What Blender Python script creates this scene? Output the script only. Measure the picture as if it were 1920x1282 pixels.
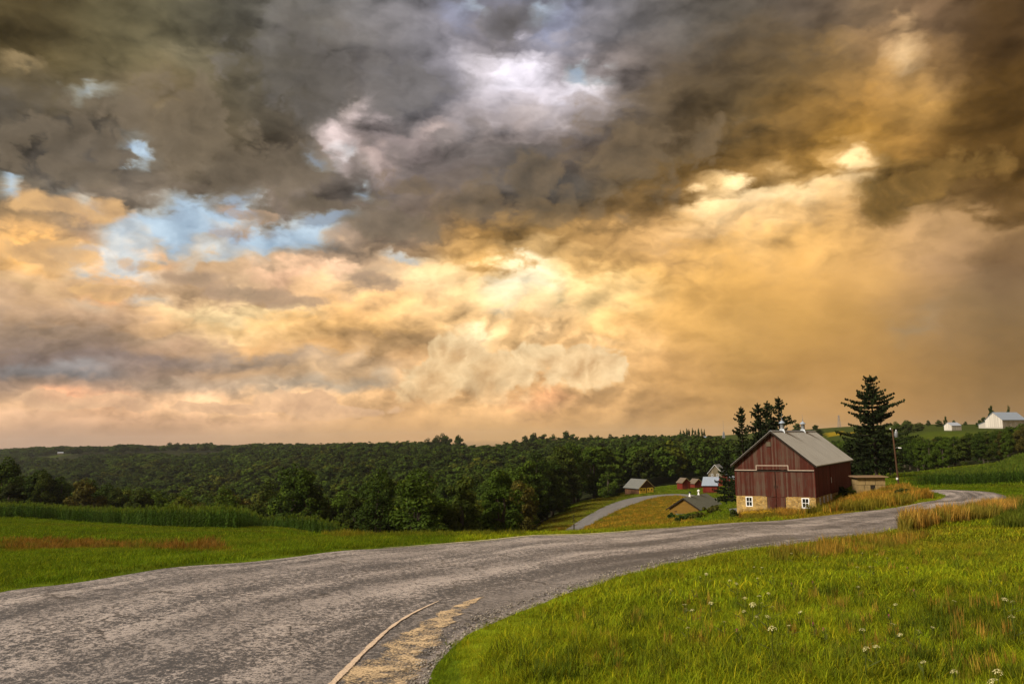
import bpy, bmesh, math, random
import numpy as np
from mathutils import Vector, Matrix

for o in list(bpy.data.objects):
    bpy.data.objects.remove(o)
SC = bpy.context.scene
COL = SC.collection
rnd = random.Random(7)
R = math.radians

# ------------------------------------------------------------------ camera
FPX = 1500.0                      # focal length in pixels of a 1920 px wide frame
PITCH, ROLL = R(6.93), R(0.87)
cam_d = bpy.data.cameras.new('camera')
cam_d.sensor_width = 36.0
cam_d.lens = 36.0 * FPX / 1920.0
cam_d.clip_start = 0.1
cam_d.clip_end = 20000
cam = bpy.data.objects.new('camera', cam_d)
COL.objects.link(cam)
# the eye is the origin; +Y is the way the camera looks, Z is up
cam.matrix_world = Matrix.Rotation(R(90) + PITCH, 4, 'X') @ Matrix.Rotation(-ROLL, 4, 'Z')
SC.camera = cam

def pix(px, py):
    """direction of a photograph pixel: (x/y, z/y)"""
    x, y = px - 960.0, py - 641.0
    X = x * math.cos(ROLL) - y * math.sin(ROLL)
    Y = x * math.sin(ROLL) + y * math.cos(ROLL)
    wz = -Y * math.cos(PITCH) + FPX * math.sin(PITCH)
    wy = FPX * math.cos(PITCH) + Y * math.sin(PITCH)
    return X / wy, wz / wy

def to_pix(x, y, z):
    w = y * math.cos(PITCH) + z * math.sin(PITCH)
    u = -y * math.sin(PITCH) + z * math.cos(PITCH)
    X, Y = FPX * x / w, -FPX * u / w
    return (X * math.cos(ROLL) + Y * math.sin(ROLL) + 960,
            -X * math.sin(ROLL) + Y * math.cos(ROLL) + 641)

def at(px, py, y):
    a, s = pix(px, py)
    return Vector((a * y, y, s * y))

def lin(c):
    c = c / 255.0
    return c / 12.92 if c <= 0.04045 else ((c + 0.055) / 1.055) ** 2.4

def rgb(r, g, b):
    return (lin(r), lin(g), lin(b), 1.0)

# ------------------------------------------------------------------ sky
SUN_AZ, SUN_EL = R(-122), R(38)       # azimuth measured from +Y towards +X
world = bpy.data.worlds.new('World')
world.use_nodes = True
NT = world.node_tree
NT.nodes.clear()

class NB:
    """tiny node builder"""
    def __init__(self, tree):
        self.t = tree
    def n(self, typ, **kw):
        nd = self.t.nodes.new(typ)
        for k, v in kw.items():
            setattr(nd, k, v)
        return nd
    def put(self, sock, v):
        if isinstance(v, bpy.types.NodeSocket):
            self.t.links.new(v, sock)
        elif isinstance(v, bpy.types.Node):
            self.t.links.new(v.outputs[0], sock)
        else:
            sock.default_value = v
    def m(self, op, a, b=None, c=None, clamp=False):
        nd = self.n('ShaderNodeMath', operation=op, use_clamp=clamp)
        self.put(nd.inputs[0], a)
        if b is not None:
            self.put(nd.inputs[1], b)
        if c is not None:
            self.put(nd.inputs[2], c)
        return nd.outputs[0]
    def vm(self, op, a, b=None, s=None):
        nd = self.n('ShaderNodeVectorMath', operation=op)
        self.put(nd.inputs[0], a)
        if b is not None:
            self.put(nd.inputs[1], b)
        if s is not None:
            self.put(nd.inputs['Scale'], s)
        return nd.outputs['Value'] if op in ('DOT_PRODUCT', 'LENGTH') else nd.outputs[0]
    def mix(self, f, a, b, blend='MIX', clamp=True):
        nd = self.n('ShaderNodeMix', data_type='RGBA', blend_type=blend, clamp_factor=clamp)
        self.put(nd.inputs[0], f)
        self.put(nd.inputs[6], a)
        self.put(nd.inputs[7], b)
        return nd.outputs[2]
    def mixf(self, f, a, b):
        nd = self.n('ShaderNodeMix', data_type='FLOAT')
        self.put(nd.inputs[0], f)
        self.put(nd.inputs[2], a)
        self.put(nd.inputs[3], b)
        return nd.outputs[0]
    def rng(self, v, a, b, c=0.0, d=1.0, smooth=False):
        nd = self.n('ShaderNodeMapRange', interpolation_type='SMOOTHSTEP' if smooth else 'LINEAR')
        self.put(nd.inputs[0], v)
        for i, q in enumerate((a, b, c, d)):
            self.put(nd.inputs[1 + i], q)
        return nd.outputs[0]
    def noise(self, vec, scale, detail=5, rough=0.55, dist=0.0, lac=2.0, color=False):
        nd = self.n('ShaderNodeTexNoise')
        if vec is not None:
            self.put(nd.inputs['Vector'], vec)
        nd.inputs['Scale'].default_value = scale
        nd.inputs['Detail'].default_value = detail
        nd.inputs['Roughness'].default_value = rough
        nd.inputs['Lacunarity'].default_value = lac
        nd.inputs['Distortion'].default_value = dist
        return nd.outputs[1] if color else nd.outputs[0]
    def sep(self, v):
        nd = self.n('ShaderNodeSeparateXYZ')
        self.put(nd.inputs[0], v)
        return nd.outputs[0], nd.outputs[1], nd.outputs[2]
    def comb(self, x, y, z):
        nd = self.n('ShaderNodeCombineXYZ')
        self.put(nd.inputs[0], x); self.put(nd.inputs[1], y); self.put(nd.inputs[2], z)
        return nd.outputs[0]
    def ramp(self, f, stops, interp='LINEAR'):
        nd = self.n('ShaderNodeValToRGB')
        cr = nd.color_ramp
        cr.interpolation = interp
        while len(cr.elements) < len(stops):
            cr.elements.new(0.5)
        for e, (p, c) in zip(cr.elements, stops):
            e.position = p
            e.color = c
        if f is not None:
            self.put(nd.inputs[0], f)
        return nd.outputs[0], nd.outputs[1]

# broad layout of the cloud deck: colour of the cloud at 17 x 11 bearings (display values)
CX = [60, 180, 300, 420, 540, 660, 780, 900, 1020, 1140, 1260, 1380, 1500, 1620, 1740, 1860]
CY = [40, 120, 200, 280, 360, 440, 520, 600, 680, 760, 820]
CT = [
 [(70,60,38),(86,78,55),(90,84,64),(80,76,64),(95,90,80),(122,116,108),(132,126,122),(118,113,115),(118,115,120),(104,100,100),(100,94,88),(98,90,80),(96,83,70),(112,92,70),(118,93,68),(76,58,38)],
 [(84,72,46),(102,92,66),(106,96,70),(94,86,68),(86,79,65),(98,90,82),(108,102,98),(128,122,124),(142,136,138),(150,138,132),(104,92,80),(92,78,60),(100,80,52),(150,115,68),(165,126,78),(80,58,30)],
 [(94,84,68),(112,98,76),(112,98,74),(92,82,64),(84,75,61),(112,103,94),(106,99,95),(114,107,103),(160,146,136),(142,130,122),(98,84,66),(92,75,48),(115,88,48),(168,124,62),(192,147,82),(90,64,28)],
 [(84,77,67),(94,87,77),(112,98,79),(100,88,68),(87,75,59),(100,91,82),(106,96,88),(122,110,100),(112,99,89),(106,91,76),(98,80,52),(112,85,45),(138,102,48),(172,127,58),(160,118,60),(96,69,30)],
 [(104,95,82),(110,100,88),(116,104,90),(112,100,86),(104,93,80),(104,94,84),(108,96,86),(90,81,71),(92,80,65),(98,80,52),(118,90,48),(152,114,60),(200,158,100),(190,146,86),(116,88,46),(108,80,41)],
 [(188,150,103),(166,145,125),(160,142,122),(140,126,112),(130,116,102),(118,106,93),(132,108,80),(152,116,66),(142,111,66),(168,128,72),(194,149,88),(230,185,120),(222,172,98),(197,152,87),(180,140,86),(120,91,50)],
 [(192,162,122),(206,168,128),(192,166,136),(176,152,124),(222,186,150),(196,168,138),(222,188,148),(240,203,148),(252,226,180),(236,190,116),(216,165,85),(206,155,75),(210,158,78),(200,152,80),(172,133,80),(126,97,58)],
 [(160,138,116),(174,146,118),(222,184,138),(250,215,160),(245,205,145),(225,180,120),(225,185,130),(235,195,140),(245,205,150),(234,184,114),(208,158,84),(190,145,75),(185,140,70),(174,132,68),(148,116,72),(122,96,58)],
 [(126,114,107),(130,116,107),(140,123,109),(166,141,115),(180,150,115),(184,152,112),(190,150,105),(220,176,122),(214,168,114),(214,168,112),(192,147,90),(175,134,75),(172,130,72),(165,125,70),(150,115,68),(128,99,60)],
 [(200,166,132),(202,164,130),(200,165,130),(210,175,136),(204,169,130),(200,165,125),(196,158,112),(204,164,115),(204,158,110),(190,148,98),(180,138,85),(176,135,80),(176,135,82),(172,130,76),(155,118,70),(134,104,64)],
 [(165,138,116),(168,140,116),(172,142,116),(176,145,115),(178,146,112),(181,147,108),(185,148,105),(188,150,102),(190,150,98),(185,145,93),(180,140,88),(178,138,85),(178,138,85),(170,130,78),(158,120,72),(138,107,67)],
]
# smaller banks and gaps: x, y, half width, half height, tilt (deg), colour, opacity
BANKS = [
 (640,255,30,45,25,(214,188,172),.9),(690,300,60,26,30,(190,168,152),.75),(880,165,120,45,0,(150,143,145),.4),
 (1010,150,110,55,-10,(188,174,168),.7),(1000,215,70,40,0,(176,160,150),.6),
 (1120,190,70,30,-10,(178,164,158),.6),(905,45,55,30,0,(138,140,156),.7),(1040,40,40,30,10,(150,152,168),.6),
 (1695,85,26,45,-15,(246,208,156),.95),(1660,60,70,30,0,(170,132,88),.5),(1720,150,60,30,10,(196,152,92),.6),
 (1450,352,120,20,-14,(252,222,172),.95),(1560,350,80,26,-12,(232,190,130),.85),(1400,380,80,24,-10,(246,208,150),.75),
 (1380,425,130,18,-8,(240,196,132),.6),(1520,320,80,12,-16,(186,140,74),.5),
 (1670,375,58,42,-18,(98,78,40),.95),(1720,340,90,34,-10,(112,86,44),.85),(1800,300,60,70,0,(104,76,36),.6),(1880,250,60,260,0,(88,64,30),.75),
 (1820,430,110,24,6,(176,138,88),.6),(1760,120,60,40,10,(120,92,58),.5),(1880,60,70,60,0,(74,54,32),.6),
 (1010,335,85,48,-8,(78,72,64),.75),(900,300,60,25,0,(132,120,110),.4),(850,380,120,36,0,(100,87,74),.6),
 (1300,200,150,70,-15,(90,74,52),.55),(1280,330,130,30,-14,(108,82,44),.5),(1180,390,120,26,-10,(122,92,50),.55),
 (560,170,110,110,0,(84,77,64),.5),(560,320,120,40,10,(98,86,72),.45),(450,100,80,60,0,(84,78,64),.5),
 (215,245,110,40,8,(92,84,74),.55),(80,230,110,34,10,(80,74,66),.6),(150,310,120,34,8,(88,81,74),.65),
 (300,180,60,80,10,(122,104,78),.4),(720,430,90,30,5,(112,98,84),.75),(620,400,150,18,3,(104,92,82),.45),
 (60,470,85,22,3,(238,186,118),.85),(90,380,80,24,5,(168,140,108),.7),(205,395,52,26,8,(196,158,118),.85),(190,455,40,24,0,(186,154,122),.7),
 (430,440,50,18,0,(176,148,128),.85),(270,500,46,16,-6,(218,172,130),.9),
 (350,520,80,20,3,(168,142,112),.85),(430,545,80,20,5,(158,136,112),.7),(330,500,70,8,0,(226,184,142),.6),
 (700,525,70,17,-2,(158,138,114),.85),(560,565,70,18,8,(168,140,112),.6),(190,550,60,14,-5,(232,180,132),.7),
 (990,530,60,26,0,(255,244,214),.95),(940,550,40,34,0,(253,236,200),.7),(1100,545,120,26,0,(248,212,146),.6),(860,500,60,24,10,(244,206,150),.6),
 (880,475,60,26,10,(204,158,92),.5),(1000,480,130,18,-4,(176,136,80),.5),(1180,480,120,18,-8,(186,142,80),.5),
 (440,590,140,14,3,(253,226,176),.85),(550,615,120,20,4,(246,200,138),.5),(150,620,190,22,3,(150,132,114),.6),
 (230,665,280,20,1,(122,110,104),.75),(560,680,200,12,3,(152,136,118),.7),(620,715,130,14,2,(148,140,126),.7),(80,690,120,7,0,(124,126,128),.7),
 (700,655,120,14,4,(158,130,94),.55),
 (875,642,52,22,-8,(252,218,168),.95),(830,665,40,18,-20,(246,206,150),.7),(800,705,60,24,-24,(206,166,118),.6),(910,700,90,34,-14,(214,170,116),.5),
 (985,640,34,10,0,(176,144,98),.6),(1080,655,60,26,-10,(232,186,128),.6),(1060,720,90,30,-15,(218,172,118),.55),(1180,660,80,40,-20,(214,168,110),.45),
 (1030,745,44,14,-10,(220,158,112),.7),(1150,770,120,20,-10,(184,142,92),.5),
 (90,738,50,11,-14,(232,178,140),.8),(170,745,70,11,4,(226,176,138),.7),(400,750,60,11,-6,(226,186,146),.7),(540,748,70,12,-10,(230,190,146),.75),(300,785,260,14,0,(188,154,124),.5),
 (1715,620,42,16,-28,(146,122,86),.7),(1860,560,80,50,0,(122,98,62),.4),(1790,470,80,30,0,(166,130,84),.3),
 (1320,520,140,50,0,(212,160,78),.4),(1500,470,120,40,0,(214,162,80),.4),
 (745,648,110,22,6,(172,142,104),.75),(990,615,70,14,-5,(196,158,108),.6),(690,690,90,16,4,(166,142,112),.6),(880,215,110,24,-8,(172,158,150),.65),(760,272,60,18,8,(176,154,142),.65),(960,258,90,16,-4,(154,138,126),.55),(700,240,40,18,20,(186,166,156),.6),
 (360,100,60,28,20,(126,116,92),.55),(30,132,45,16,10,(158,136,100),.7),(505,60,22,60,10,(140,134,124),.5),(630,262,26,40,15,(226,202,188),.9),(700,296,46,18,35,(184,158,142),.6),
 (822,240,40,20,0,(206,180,162),.7),(930,125,60,40,-15,(196,184,178),.7),(985,140,60,30,-20,(224,214,214),.75),(1040,165,50,26,15,(220,208,206),.7),(940,190,50,22,10,(186,174,170),.6),(1105,172,44,16,0,(224,214,212),.8),(1040,215,60,16,0,(180,166,156),.5),
 (760,165,90,40,10,(102,97,92),.5),(940,60,60,40,-30,(96,88,84),.6),(830,330,120,20,5,(118,104,94),.5),(1180,110,60,50,0,(108,98,92),.6),
 (1050,345,70,38,-5,(80,74,66),.7),(960,370,60,24,0,(90,82,72),.5),(1230,270,110,40,-15,(90,74,54),.5),(1480,240,90,40,-20,(122,92,50),.45),
 (1600,330,50,14,-15,(244,206,150),.8),(1340,372,60,16,-16,(240,200,140),.6),(1250,420,90,14,-8,(204,158,92),.5),
 (600,505,70,14,0,(232,196,164),.7),(520,525,60,14,0,(226,186,156),.6),(820,520,70,22,0,(246,212,160),.6),(700,575,110,16,4,(222,180,128),.5),(640,610,120,12,3,(236,192,132),.5),
 (100,510,120,18,2,(196,164,128),.5),(60,575,110,16,2,(178,148,116),.5),(300,640,120,8,2,(222,176,128),.55),(480,660,60,8,0,(238,184,120),.7),(600,662,70,7,0,(240,184,116),.6),
 (860,655,20,16,0,(255,228,184),.8),(905,640,18,14,0,(255,226,180),.8),(945,655,20,12,0,(244,204,150),.7),(1020,640,26,14,0,(240,200,146),.7),(1130,630,40,14,-10,(240,196,136),.6),(1210,640,30,16,0,(222,176,112),.5),
 (770,720,30,14,-30,(226,184,134),.7),(760,760,60,12,0,(206,168,124),.5),(900,730,60,12,-12,(190,150,104),.5),(1000,690,50,10,-15,(196,154,106),.5),(1120,710,60,12,-15,(236,190,132),.6),(960,770,80,10,-5,(206,164,118),.5),
 (120,735,40,8,-8,(236,180,142),.8),(230,752,60,8,5,(228,178,140),.6),(380,742,50,8,-10,(228,190,152),.7),(470,760,70,8,0,(218,178,138),.5),(560,738,40,10,-14,(236,196,152),.8),(610,752,40,9,0,(228,188,142),.6),
 (330,715,140,8,2,(150,138,124),.5),(500,725,120,6,0,(140,134,124),.5),
]
# clear sky between the clouds: x, y, half width, half height, tilt, openness
GAPS = [(150,186,46,9,8,.9),(258,290,34,15,24,1),(380,400,80,24,6,1.0),(330,430,80,34,12,1),(480,455,90,22,0,1),(570,425,70,16,-2,1),(420,485,60,10,0,.8),
        (10,345,20,22,0,.8),(190,385,60,10,30,.45),(235,460,40,34,0,.7),(200,505,90,14,0,.55),(210,560,80,8,-4,.45),
        (1090,135,20,17,0,.8),(1130,140,26,8,0,.4),(1025,18,16,14,10,.7),(905,42,24,10,0,.5),(590,300,16,6,0,.5),(662,360,13,15,0,.6),(640,285,16,10,0,.35),(760,485,40,8,5,.5)]

HEAPS = [
 ([(470,325,170,80),(620,398,110,42),(330,235,120,85),(140,262,130,56),(720,425,86,44),(120,320,100,36)], (134,119,99), (92,82,68), .45, 1.3, (0, .1), .6),
 ([(1010,340,92,56),(880,385,110,42),(1190,295,150,85),(770,350,60,30),(1060,400,120,34)], (136,115,88), (87,77,63), .55, 1.3, (0, .1), .58),
 ([(745,160,100,46),(560,120,120,110),(950,50,70,50)], (126,120,116), (90,85,79), .5, 1.3, (0, .1), .45),
 ([(868,660,62,40),(800,722,72,44),(925,705,110,56),(1015,672,60,34),(1090,690,105,50)], (255,226,176), (190,146,96), .30, .95, (1.6, 4.8), .80),
 ([(95,750,60,18),(190,758,90,14),(410,764,90,16),(545,757,80,22),(640,772,110,16)], (234,190,148), (190,152,122), .22, .8, (.7, 2.4), .75),
 ([(60,472,84,26),(206,396,52,28),(272,500,46,17),(195,548,60,14),(110,385,60,24)], (238,190,130), (172,141,108), .45, 1.0, (0, .1), .8),
 ([(432,440,52,20),(350,520,84,20),(440,548,84,20),(702,526,70,18),(575,568,70,16),(470,405,70,14)], (196,164,134), (140,122,103), .5, 1.0, (0, .1), .75),
 ([(1665,388,58,42),(1730,345,88,34),(1800,318,60,40)], (150,114,60), (88,68,34), .6, 1.1, (0, .1), .85),
]
AZ0, EL1, NC, NR = 36.0, 33.0, 94, 42

def lay(blobs, px, py):
    out = []
    for b in blobs:
        x, y, rx, ry, t = b[:5]
        t = R(t)
        dx, dy = px - x, py - y
        u = (dx * math.cos(t) + dy * math.sin(t)) / rx
        v = (-dx * math.sin(t) + dy * math.cos(t)) / ry
        q = u * u + v * v
        out.append((math.exp(-0.6 * q ** 2.0) if q < 6 else 0.0, b))
    return out

def sky_table():
    tab = np.zeros((NR, NC, 4))
    T = np.array(CT, float)
    for j in range(NR):
        el = R(EL1 * j / (NR - 1))
        for i in range(NC):
            az = R(-AZ0 + 2 * AZ0 * i / (NC - 1))
            d = (math.sin(az) * math.cos(el), math.cos(az) * math.cos(el), math.sin(el))
            px, py = to_pix(*d)
            fx = min(max((px - 60) / 120.0, 0), 14.999)
            k = int(fx); fx -= k
            jj = min(max(int(np.searchsorted(CY, py)) - 1, 0), len(CY) - 2)
            fy = min(max((py - CY[jj]) / (CY[jj + 1] - CY[jj]), 0), 1)
            c = (T[jj, k] * (1 - fx) + T[jj, k + 1] * fx) * (1 - fy) + (T[jj + 1, k] * (1 - fx) + T[jj + 1, k + 1] * fx) * fy
            for w, b in lay(BANKS, px, py):
                w *= b[6]
                c = c * (1 - w) + np.array(b[5]) * w
            g = 0.0
            for w, b in lay(GAPS, px, py):
                g = max(g, w * b[5])
            # the west side glows warmer and brighter, the deck overhead is cooler
            west = min(max((1150 - px) / 500.0, 0), 1); lowb = min(max((py - 330) / 160.0, 0), 1)
            m_ = c.mean(); c = m_ + (c - m_) * (1 + .13 * west * lowb)
            c = c * (1 + .055 * lowb + .10 * max(0, (m_ - 150) / 100.0))
            cool = (1 - lowb) * min(max((px - 380) / 250.0, 0), 1) * min(max((1300 - px) / 250.0, 0), 1)
            c = c + np.array((3, 0, -1)) * west * lowb
            c = c + np.array((1, 3, 9)) * cool * (m_ / 110.0)
            gold = min(max((px - 1050) / 200.0, 0), 1) * lowb * min(max((700 - py) / 200.0, 0), 1)
            c = c + np.array((5, 6, 16)) * gold
            c = c * min(1.0, 252.0 / c.max())
            tab[j, i, :3] = c * (1 - g) + np.array((206, 222, 226)) * g
            tab[j, i, 3] = 1 - g
    return tab

def build_sky():
    b = NB(NT)
    tc = b.n('ShaderNodeTexCoord')
    d = b.vm('NORMALIZE', tc.outputs['Generated'])
    x, y, z = b.sep(d)
    flat = b.vm('MULTIPLY', d, (1.0, 1.0, 1.7))
    n1 = b.noise(flat, 5.0, 8, 0.52, 0.2, color=True)
    n2 = b.noise(flat, 22.0, 7, 0.58, 0.15, color=True)
    def puffs(vec, scale, octaves=4):
        tot = None
        for k in range(octaves):
            n = b.noise(b.vm('ADD', vec, (1.7 * k, .3 * k, 2.1 * k)), scale * 2.1 ** k, 0, 0.5)
            q = b.m('MULTIPLY', b.m('ABSOLUTE', b.m('SUBTRACT', n, 0.5)), 2.0 * 0.52 ** k)
            tot = q if tot is None else b.m('ADD', tot, q)
        return tot
    wob = b.vm('ADD', flat, b.vm('SCALE', b.vm('SUBTRACT', n2, (.5, .5, .5)), s=.035))
    v1 = puffs(wob, 9.0)
    v2 = puffs(b.vm('ADD', wob, (0.012, 0.0, -0.022)), 9.0)
    w1 = b.vm('SUBTRACT', n1, (0.5, 0.5, 0.5))
    w2 = b.vm('SUBTRACT', n2, (0.5, 0.5, 0.5))
    w1x, w1y, w1z = b.sep(w1)
    w2x, w2y, w2z = b.sep(w2)
    az = b.m('MULTIPLY', b.m('ARCTAN2', x, y), 180 / math.pi)
    el = b.m('MULTIPLY', b.m('ARCSINE', z), 180 / math.pi)
    az0, el0 = az, el
    low = b.rng(el, 0.0, 9.5, 0.24, 1.0)       # banks lie flatter towards the horizon
    az = b.m('ADD', az, b.m('ADD', b.m('MULTIPLY', w1x, SKY_W[0]), b.m('MULTIPLY', w2x, SKY_W[1])))
    el = b.m('ADD', el, b.m('MULTIPLY', low, b.m('ADD', b.m('MULTIPLY', b.m('SUBTRACT', .40, v1), SKY_W[4]), b.m('ADD', b.m('MULTIPLY', w1y, SKY_W[2]), b.m('MULTIPLY', w2y, SKY_W[3])))))
    # outside the mapped bearings the deck goes on, folded back
    u = b.m('DIVIDE', b.m('PINGPONG', b.m('ADD', az, AZ0), 2 * AZ0), 2 * AZ0)
    v = b.m('DIVIDE', b.m('PINGPONG', b.m('MAXIMUM', el, 0.0), EL1), EL1)
    tab = sky_table()
    col = cov = None
    H = (NC - 1) // 3
    def stops(seg):
        return [(k / (len(seg) - 1), (lin(c[0]), lin(c[1]), lin(c[2]), c[3])) for k, c in enumerate(seg)]
    for j in range(NR):
        gt = bpy.data.node_groups.new('cloud_band', 'ShaderNodeTree')
        gt.interface.new_socket('u', in_out='INPUT', socket_type='NodeSocketFloat')
        gt.interface.new_socket('color', in_out='OUTPUT', socket_type='NodeSocketColor')
        gt.interface.new_socket('cover', in_out='OUTPUT', socket_type='NodeSocketFloat')
        g = NB(gt)
        gi, go = g.n('NodeGroupInput'), g.n('NodeGroupOutput')
        ui = gi.outputs[0]
        third = [g.m('SUBTRACT', g.m('MULTIPLY', ui, 3.0), float(k), clamp=True) for k in range(3)]
        s1, s2 = g.m('GREATER_THAN', ui, 1 / 3), g.m('GREATER_THAN', ui, 2 / 3)
        c0, a0 = g.ramp(third[0], stops(tab[j, :H + 1]))
        c1, a1 = g.ramp(third[1], stops(tab[j, H:2 * H + 1]))
        c2, a2 = g.ramp(third[2], stops(tab[j, 2 * H:]))
        g.put(go.inputs[0], g.mix(s2, g.mix(s1, c0, c1), c2))
        g.put(go.inputs[1], g.mixf(s2, g.mixf(s1, a0, a1), a2))
        gn = b.n('ShaderNodeGroup', node_tree=gt)
        # the bands are worked through one after another (the shader stack is small)
        if cov is not None:
            u = b.m('MULTIPLY_ADD', col, 1e-8, b.m('MULTIPLY_ADD', cov, 1e-8, u))
            v = b.m('MULTIPLY_ADD', cov, 1e-8, v)
        b.put(gn.inputs[0], u)
        c, a = gn.outputs[0], gn.outputs[1]
        if col is None:
            col, cov = c, a
        else:
            f = b.rng(v, (j - 1) / (NR - 1), j / (NR - 1), smooth=True)
            col, cov = b.mix(f, col, c), b.mixf(f, cov, a)
    # billows: light from the west side and above against the shaded side
    f1 = b.noise(flat, 6.0, 7, 0.52, 0.3)
    f2 = b.noise(b.vm('ADD', flat, (0.02, 0.0, -0.035)), 6.0, 7, 0.52, 0.3)
    g1 = b.noise(flat, 24.0, 6, 0.56, 0.2)
    emb = b.m('ADD', b.m('MULTIPLY', b.m('SUBTRACT', f1, f2), SKY_E[0]), b.m('MULTIPLY', b.m('SUBTRACT', v1, v2), SKY_E[1]))
    bil = b.m('ADD', emb, b.m('MULTIPLY', b.m('SUBTRACT', f1, 0.5), SKY_E[2]))
    # the rain veil to the east is smooth
    veil = b.m('MULTIPLY', b.rng(az, 6.0, 20.0, 0.0, 1.0, True), b.rng(el, 15.0, 9.0, 0.0, 1.0, True))
    hz = b.rng(el, 0.3, 2.2, 0.15, 1.0, True)
    amp = b.m('MULTIPLY', b.m('SUBTRACT', 1.0, b.m('MULTIPLY', veil, 0.8)), hz)
    def around(a0, e0, ra, re):
        p = b.m('POWER', b.m('DIVIDE', b.m('SUBTRACT', az, a0), ra), 2.0)
        q = b.m('POWER', b.m('DIVIDE', b.m('SUBTRACT', el, e0), re), 2.0)
        return b.rng(b.m('ADD', p, q), 0.35, 1.25, 1.0, 0.0, True)
    cum = b.m('MAXIMUM', around(1.5, 5.0, 10.5, 4.2), b.m('MULTIPLY', around(-19.5, 3.1, 14.0, 1.7), .8))
    wob2 = b.vm('ADD', d, b.vm('SCALE', w2, s=.03))
    p1 = puffs(wob2, 16.0)
    p2 = puffs(b.vm('ADD', wob2, (0.007, 0.0, -0.013)), 16.0)
    amp = b.m('MULTIPLY', amp, b.m('ADD', 1.0, b.m('MULTIPLY', cum, -0.15)))
    bil = b.m('ADD', bil, b.m('MULTIPLY', b.m('MAXIMUM', b.m('MULTIPLY', b.m('SUBTRACT', p1, p2), cum), -.16), 0.95))
    gain = b.m('MAXIMUM', b.m('ADD', b.rng(el, 10.0, 17.0, 1.13, 1.13), b.m('MULTIPLY', bil, amp)), 0.25)
    col = b.vm('SCALE', col, s=gain)
    # thin edges of cloud
    cov = b.m('ADD', cov, b.m('MULTIPLY', b.m('SUBTRACT', g1, 0.5), 0.5))
    cov = b.rng(cov, 0.10, 0.80, 0.52, 1.0, True)
    # separate heaped clouds with firm edges
    azr = b.m('ADD', az0, b.m('MULTIPLY', w2x, 2.4)); elr = b.m('ADD', el0, b.m('MULTIPLY', w2y, 1.5))
    rel = b.m('SUBTRACT', p1, p2)
    for ells, lit, shade, edge, amp_, fade, op in HEAPS:
        E = None
        for px, py, rx, ry in ells:
            a, q = pix(px, py)
            a0 = math.degrees(math.atan(a)); e0 = math.degrees(math.atan2(q, math.hypot(1, a)))
            u_ = b.m('DIVIDE', b.m('SUBTRACT', azr, a0), rx / 26.0); v_ = b.m('DIVIDE', b.m('SUBTRACT', elr, e0), ry / 26.0)
            r_ = b.m('SUBTRACT', 1.0, b.m('SQRT', b.m('ADD', b.m('MULTIPLY', u_, u_), b.m('MULTIPLY', v_, v_))))
            E = r_ if E is None else b.m('SMOOTH_MAX', E, r_, 0.12)
        E = b.m('ADD', E, b.m('MULTIPLY', b.m('SUBTRACT', p1, .42), amp_))
        mk = b.m('MULTIPLY', b.rng(E, 0.0, edge, 0.0, op, True), b.rng(el0, fade[0], fade[1], 0.0, 1.0, True))
        f_ = b.m('ADD', b.m('MULTIPLY', rel, .95), b.rng(E, 0.0, .85, .95, .42))
        c_ = b.mix(b.m('ADD', f_, b.m('MULTIPLY', b.m('SUBTRACT', g1, .5), .35), clamp=True), rgb(*shade), rgb(*lit))
        col = b.mix(mk, col, c_)
        cov = b.m('MAXIMUM', cov, mk)
    below = b.rng(z, -0.02, -0.0, 0.0, 1.0)
    col = b.mix(below, (0.02, 0.025, 0.01, 1), col)
    sky = b.n('ShaderNodeTexSky', sky_type='NISHITA')
    sky.sun_disc = False
    sky.sun_elevation = SUN_EL
    sky.sun_rotation = SUN_AZ
    sky.altitude = 300
    sky.air_density = 1.0
    sky.dust_density = 2.0
    sky.ozone_density = 1.0
    bs = b.n('ShaderNodeBackground'); b.put(bs.inputs[0], sky); bs.inputs[1].default_value = 0.11
    bc = b.n('ShaderNodeBackground'); b.put(bc.inputs[0], col); bc.inputs[1].default_value = SKY_STRENGTH
    mx = b.n('ShaderNodeMixShader')
    b.put(mx.inputs[0], b.m('MAXIMUM', cov, b.m('SUBTRACT', 1.0, below)))
    NT.links.new(bs.outputs[0], mx.inputs[1]); NT.links.new(bc.outputs[0], mx.inputs[2])
    out = b.n('ShaderNodeOutputWorld')
    NT.links.new(mx.outputs[0], out.inputs[0])
    SC.world = world
    world.cycles.sampling_method = 'MANUAL'
    world.cycles.sample_map_resolution = 512

EXPOSURE = 0.6
SKY_STRENGTH = 0.66
SKY_W = (4.6, 2.4, 3.0, 1.8, 2.2)
SKY_E = (1.7, 0.95, 0.36)
build_sky()

sun_d = bpy.data.lights.new('sun', 'SUN')
sun_d.energy = 4.0
sun_d.angle = R(14)
sun_d.color = (1.0, 0.90, 0.73)
sun = bpy.data.objects.new('sun', sun_d)
COL.objects.link(sun)
sdir = Vector((math.sin(SUN_AZ) * math.cos(SUN_EL), math.cos(SUN_AZ) * math.cos(SUN_EL), math.sin(SUN_EL)))
sun.rotation_euler = sdir.to_track_quat('Z', 'Y').to_euler()
sun.location = sdir * 300

SC.view_settings.view_transform = 'Standard'
SC.view_settings.look = 'None'
SC.view_settings.gamma = 1.0
SC.view_settings.exposure = EXPOSURE
SC.view_settings.use_curve_mapping = False
SC.cycles.max_bounces = 6
SC.cycles.diffuse_bounces = 3
SC.cycles.transparent_max_bounces = 8
SC.cycles.use_denoising = True

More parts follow.
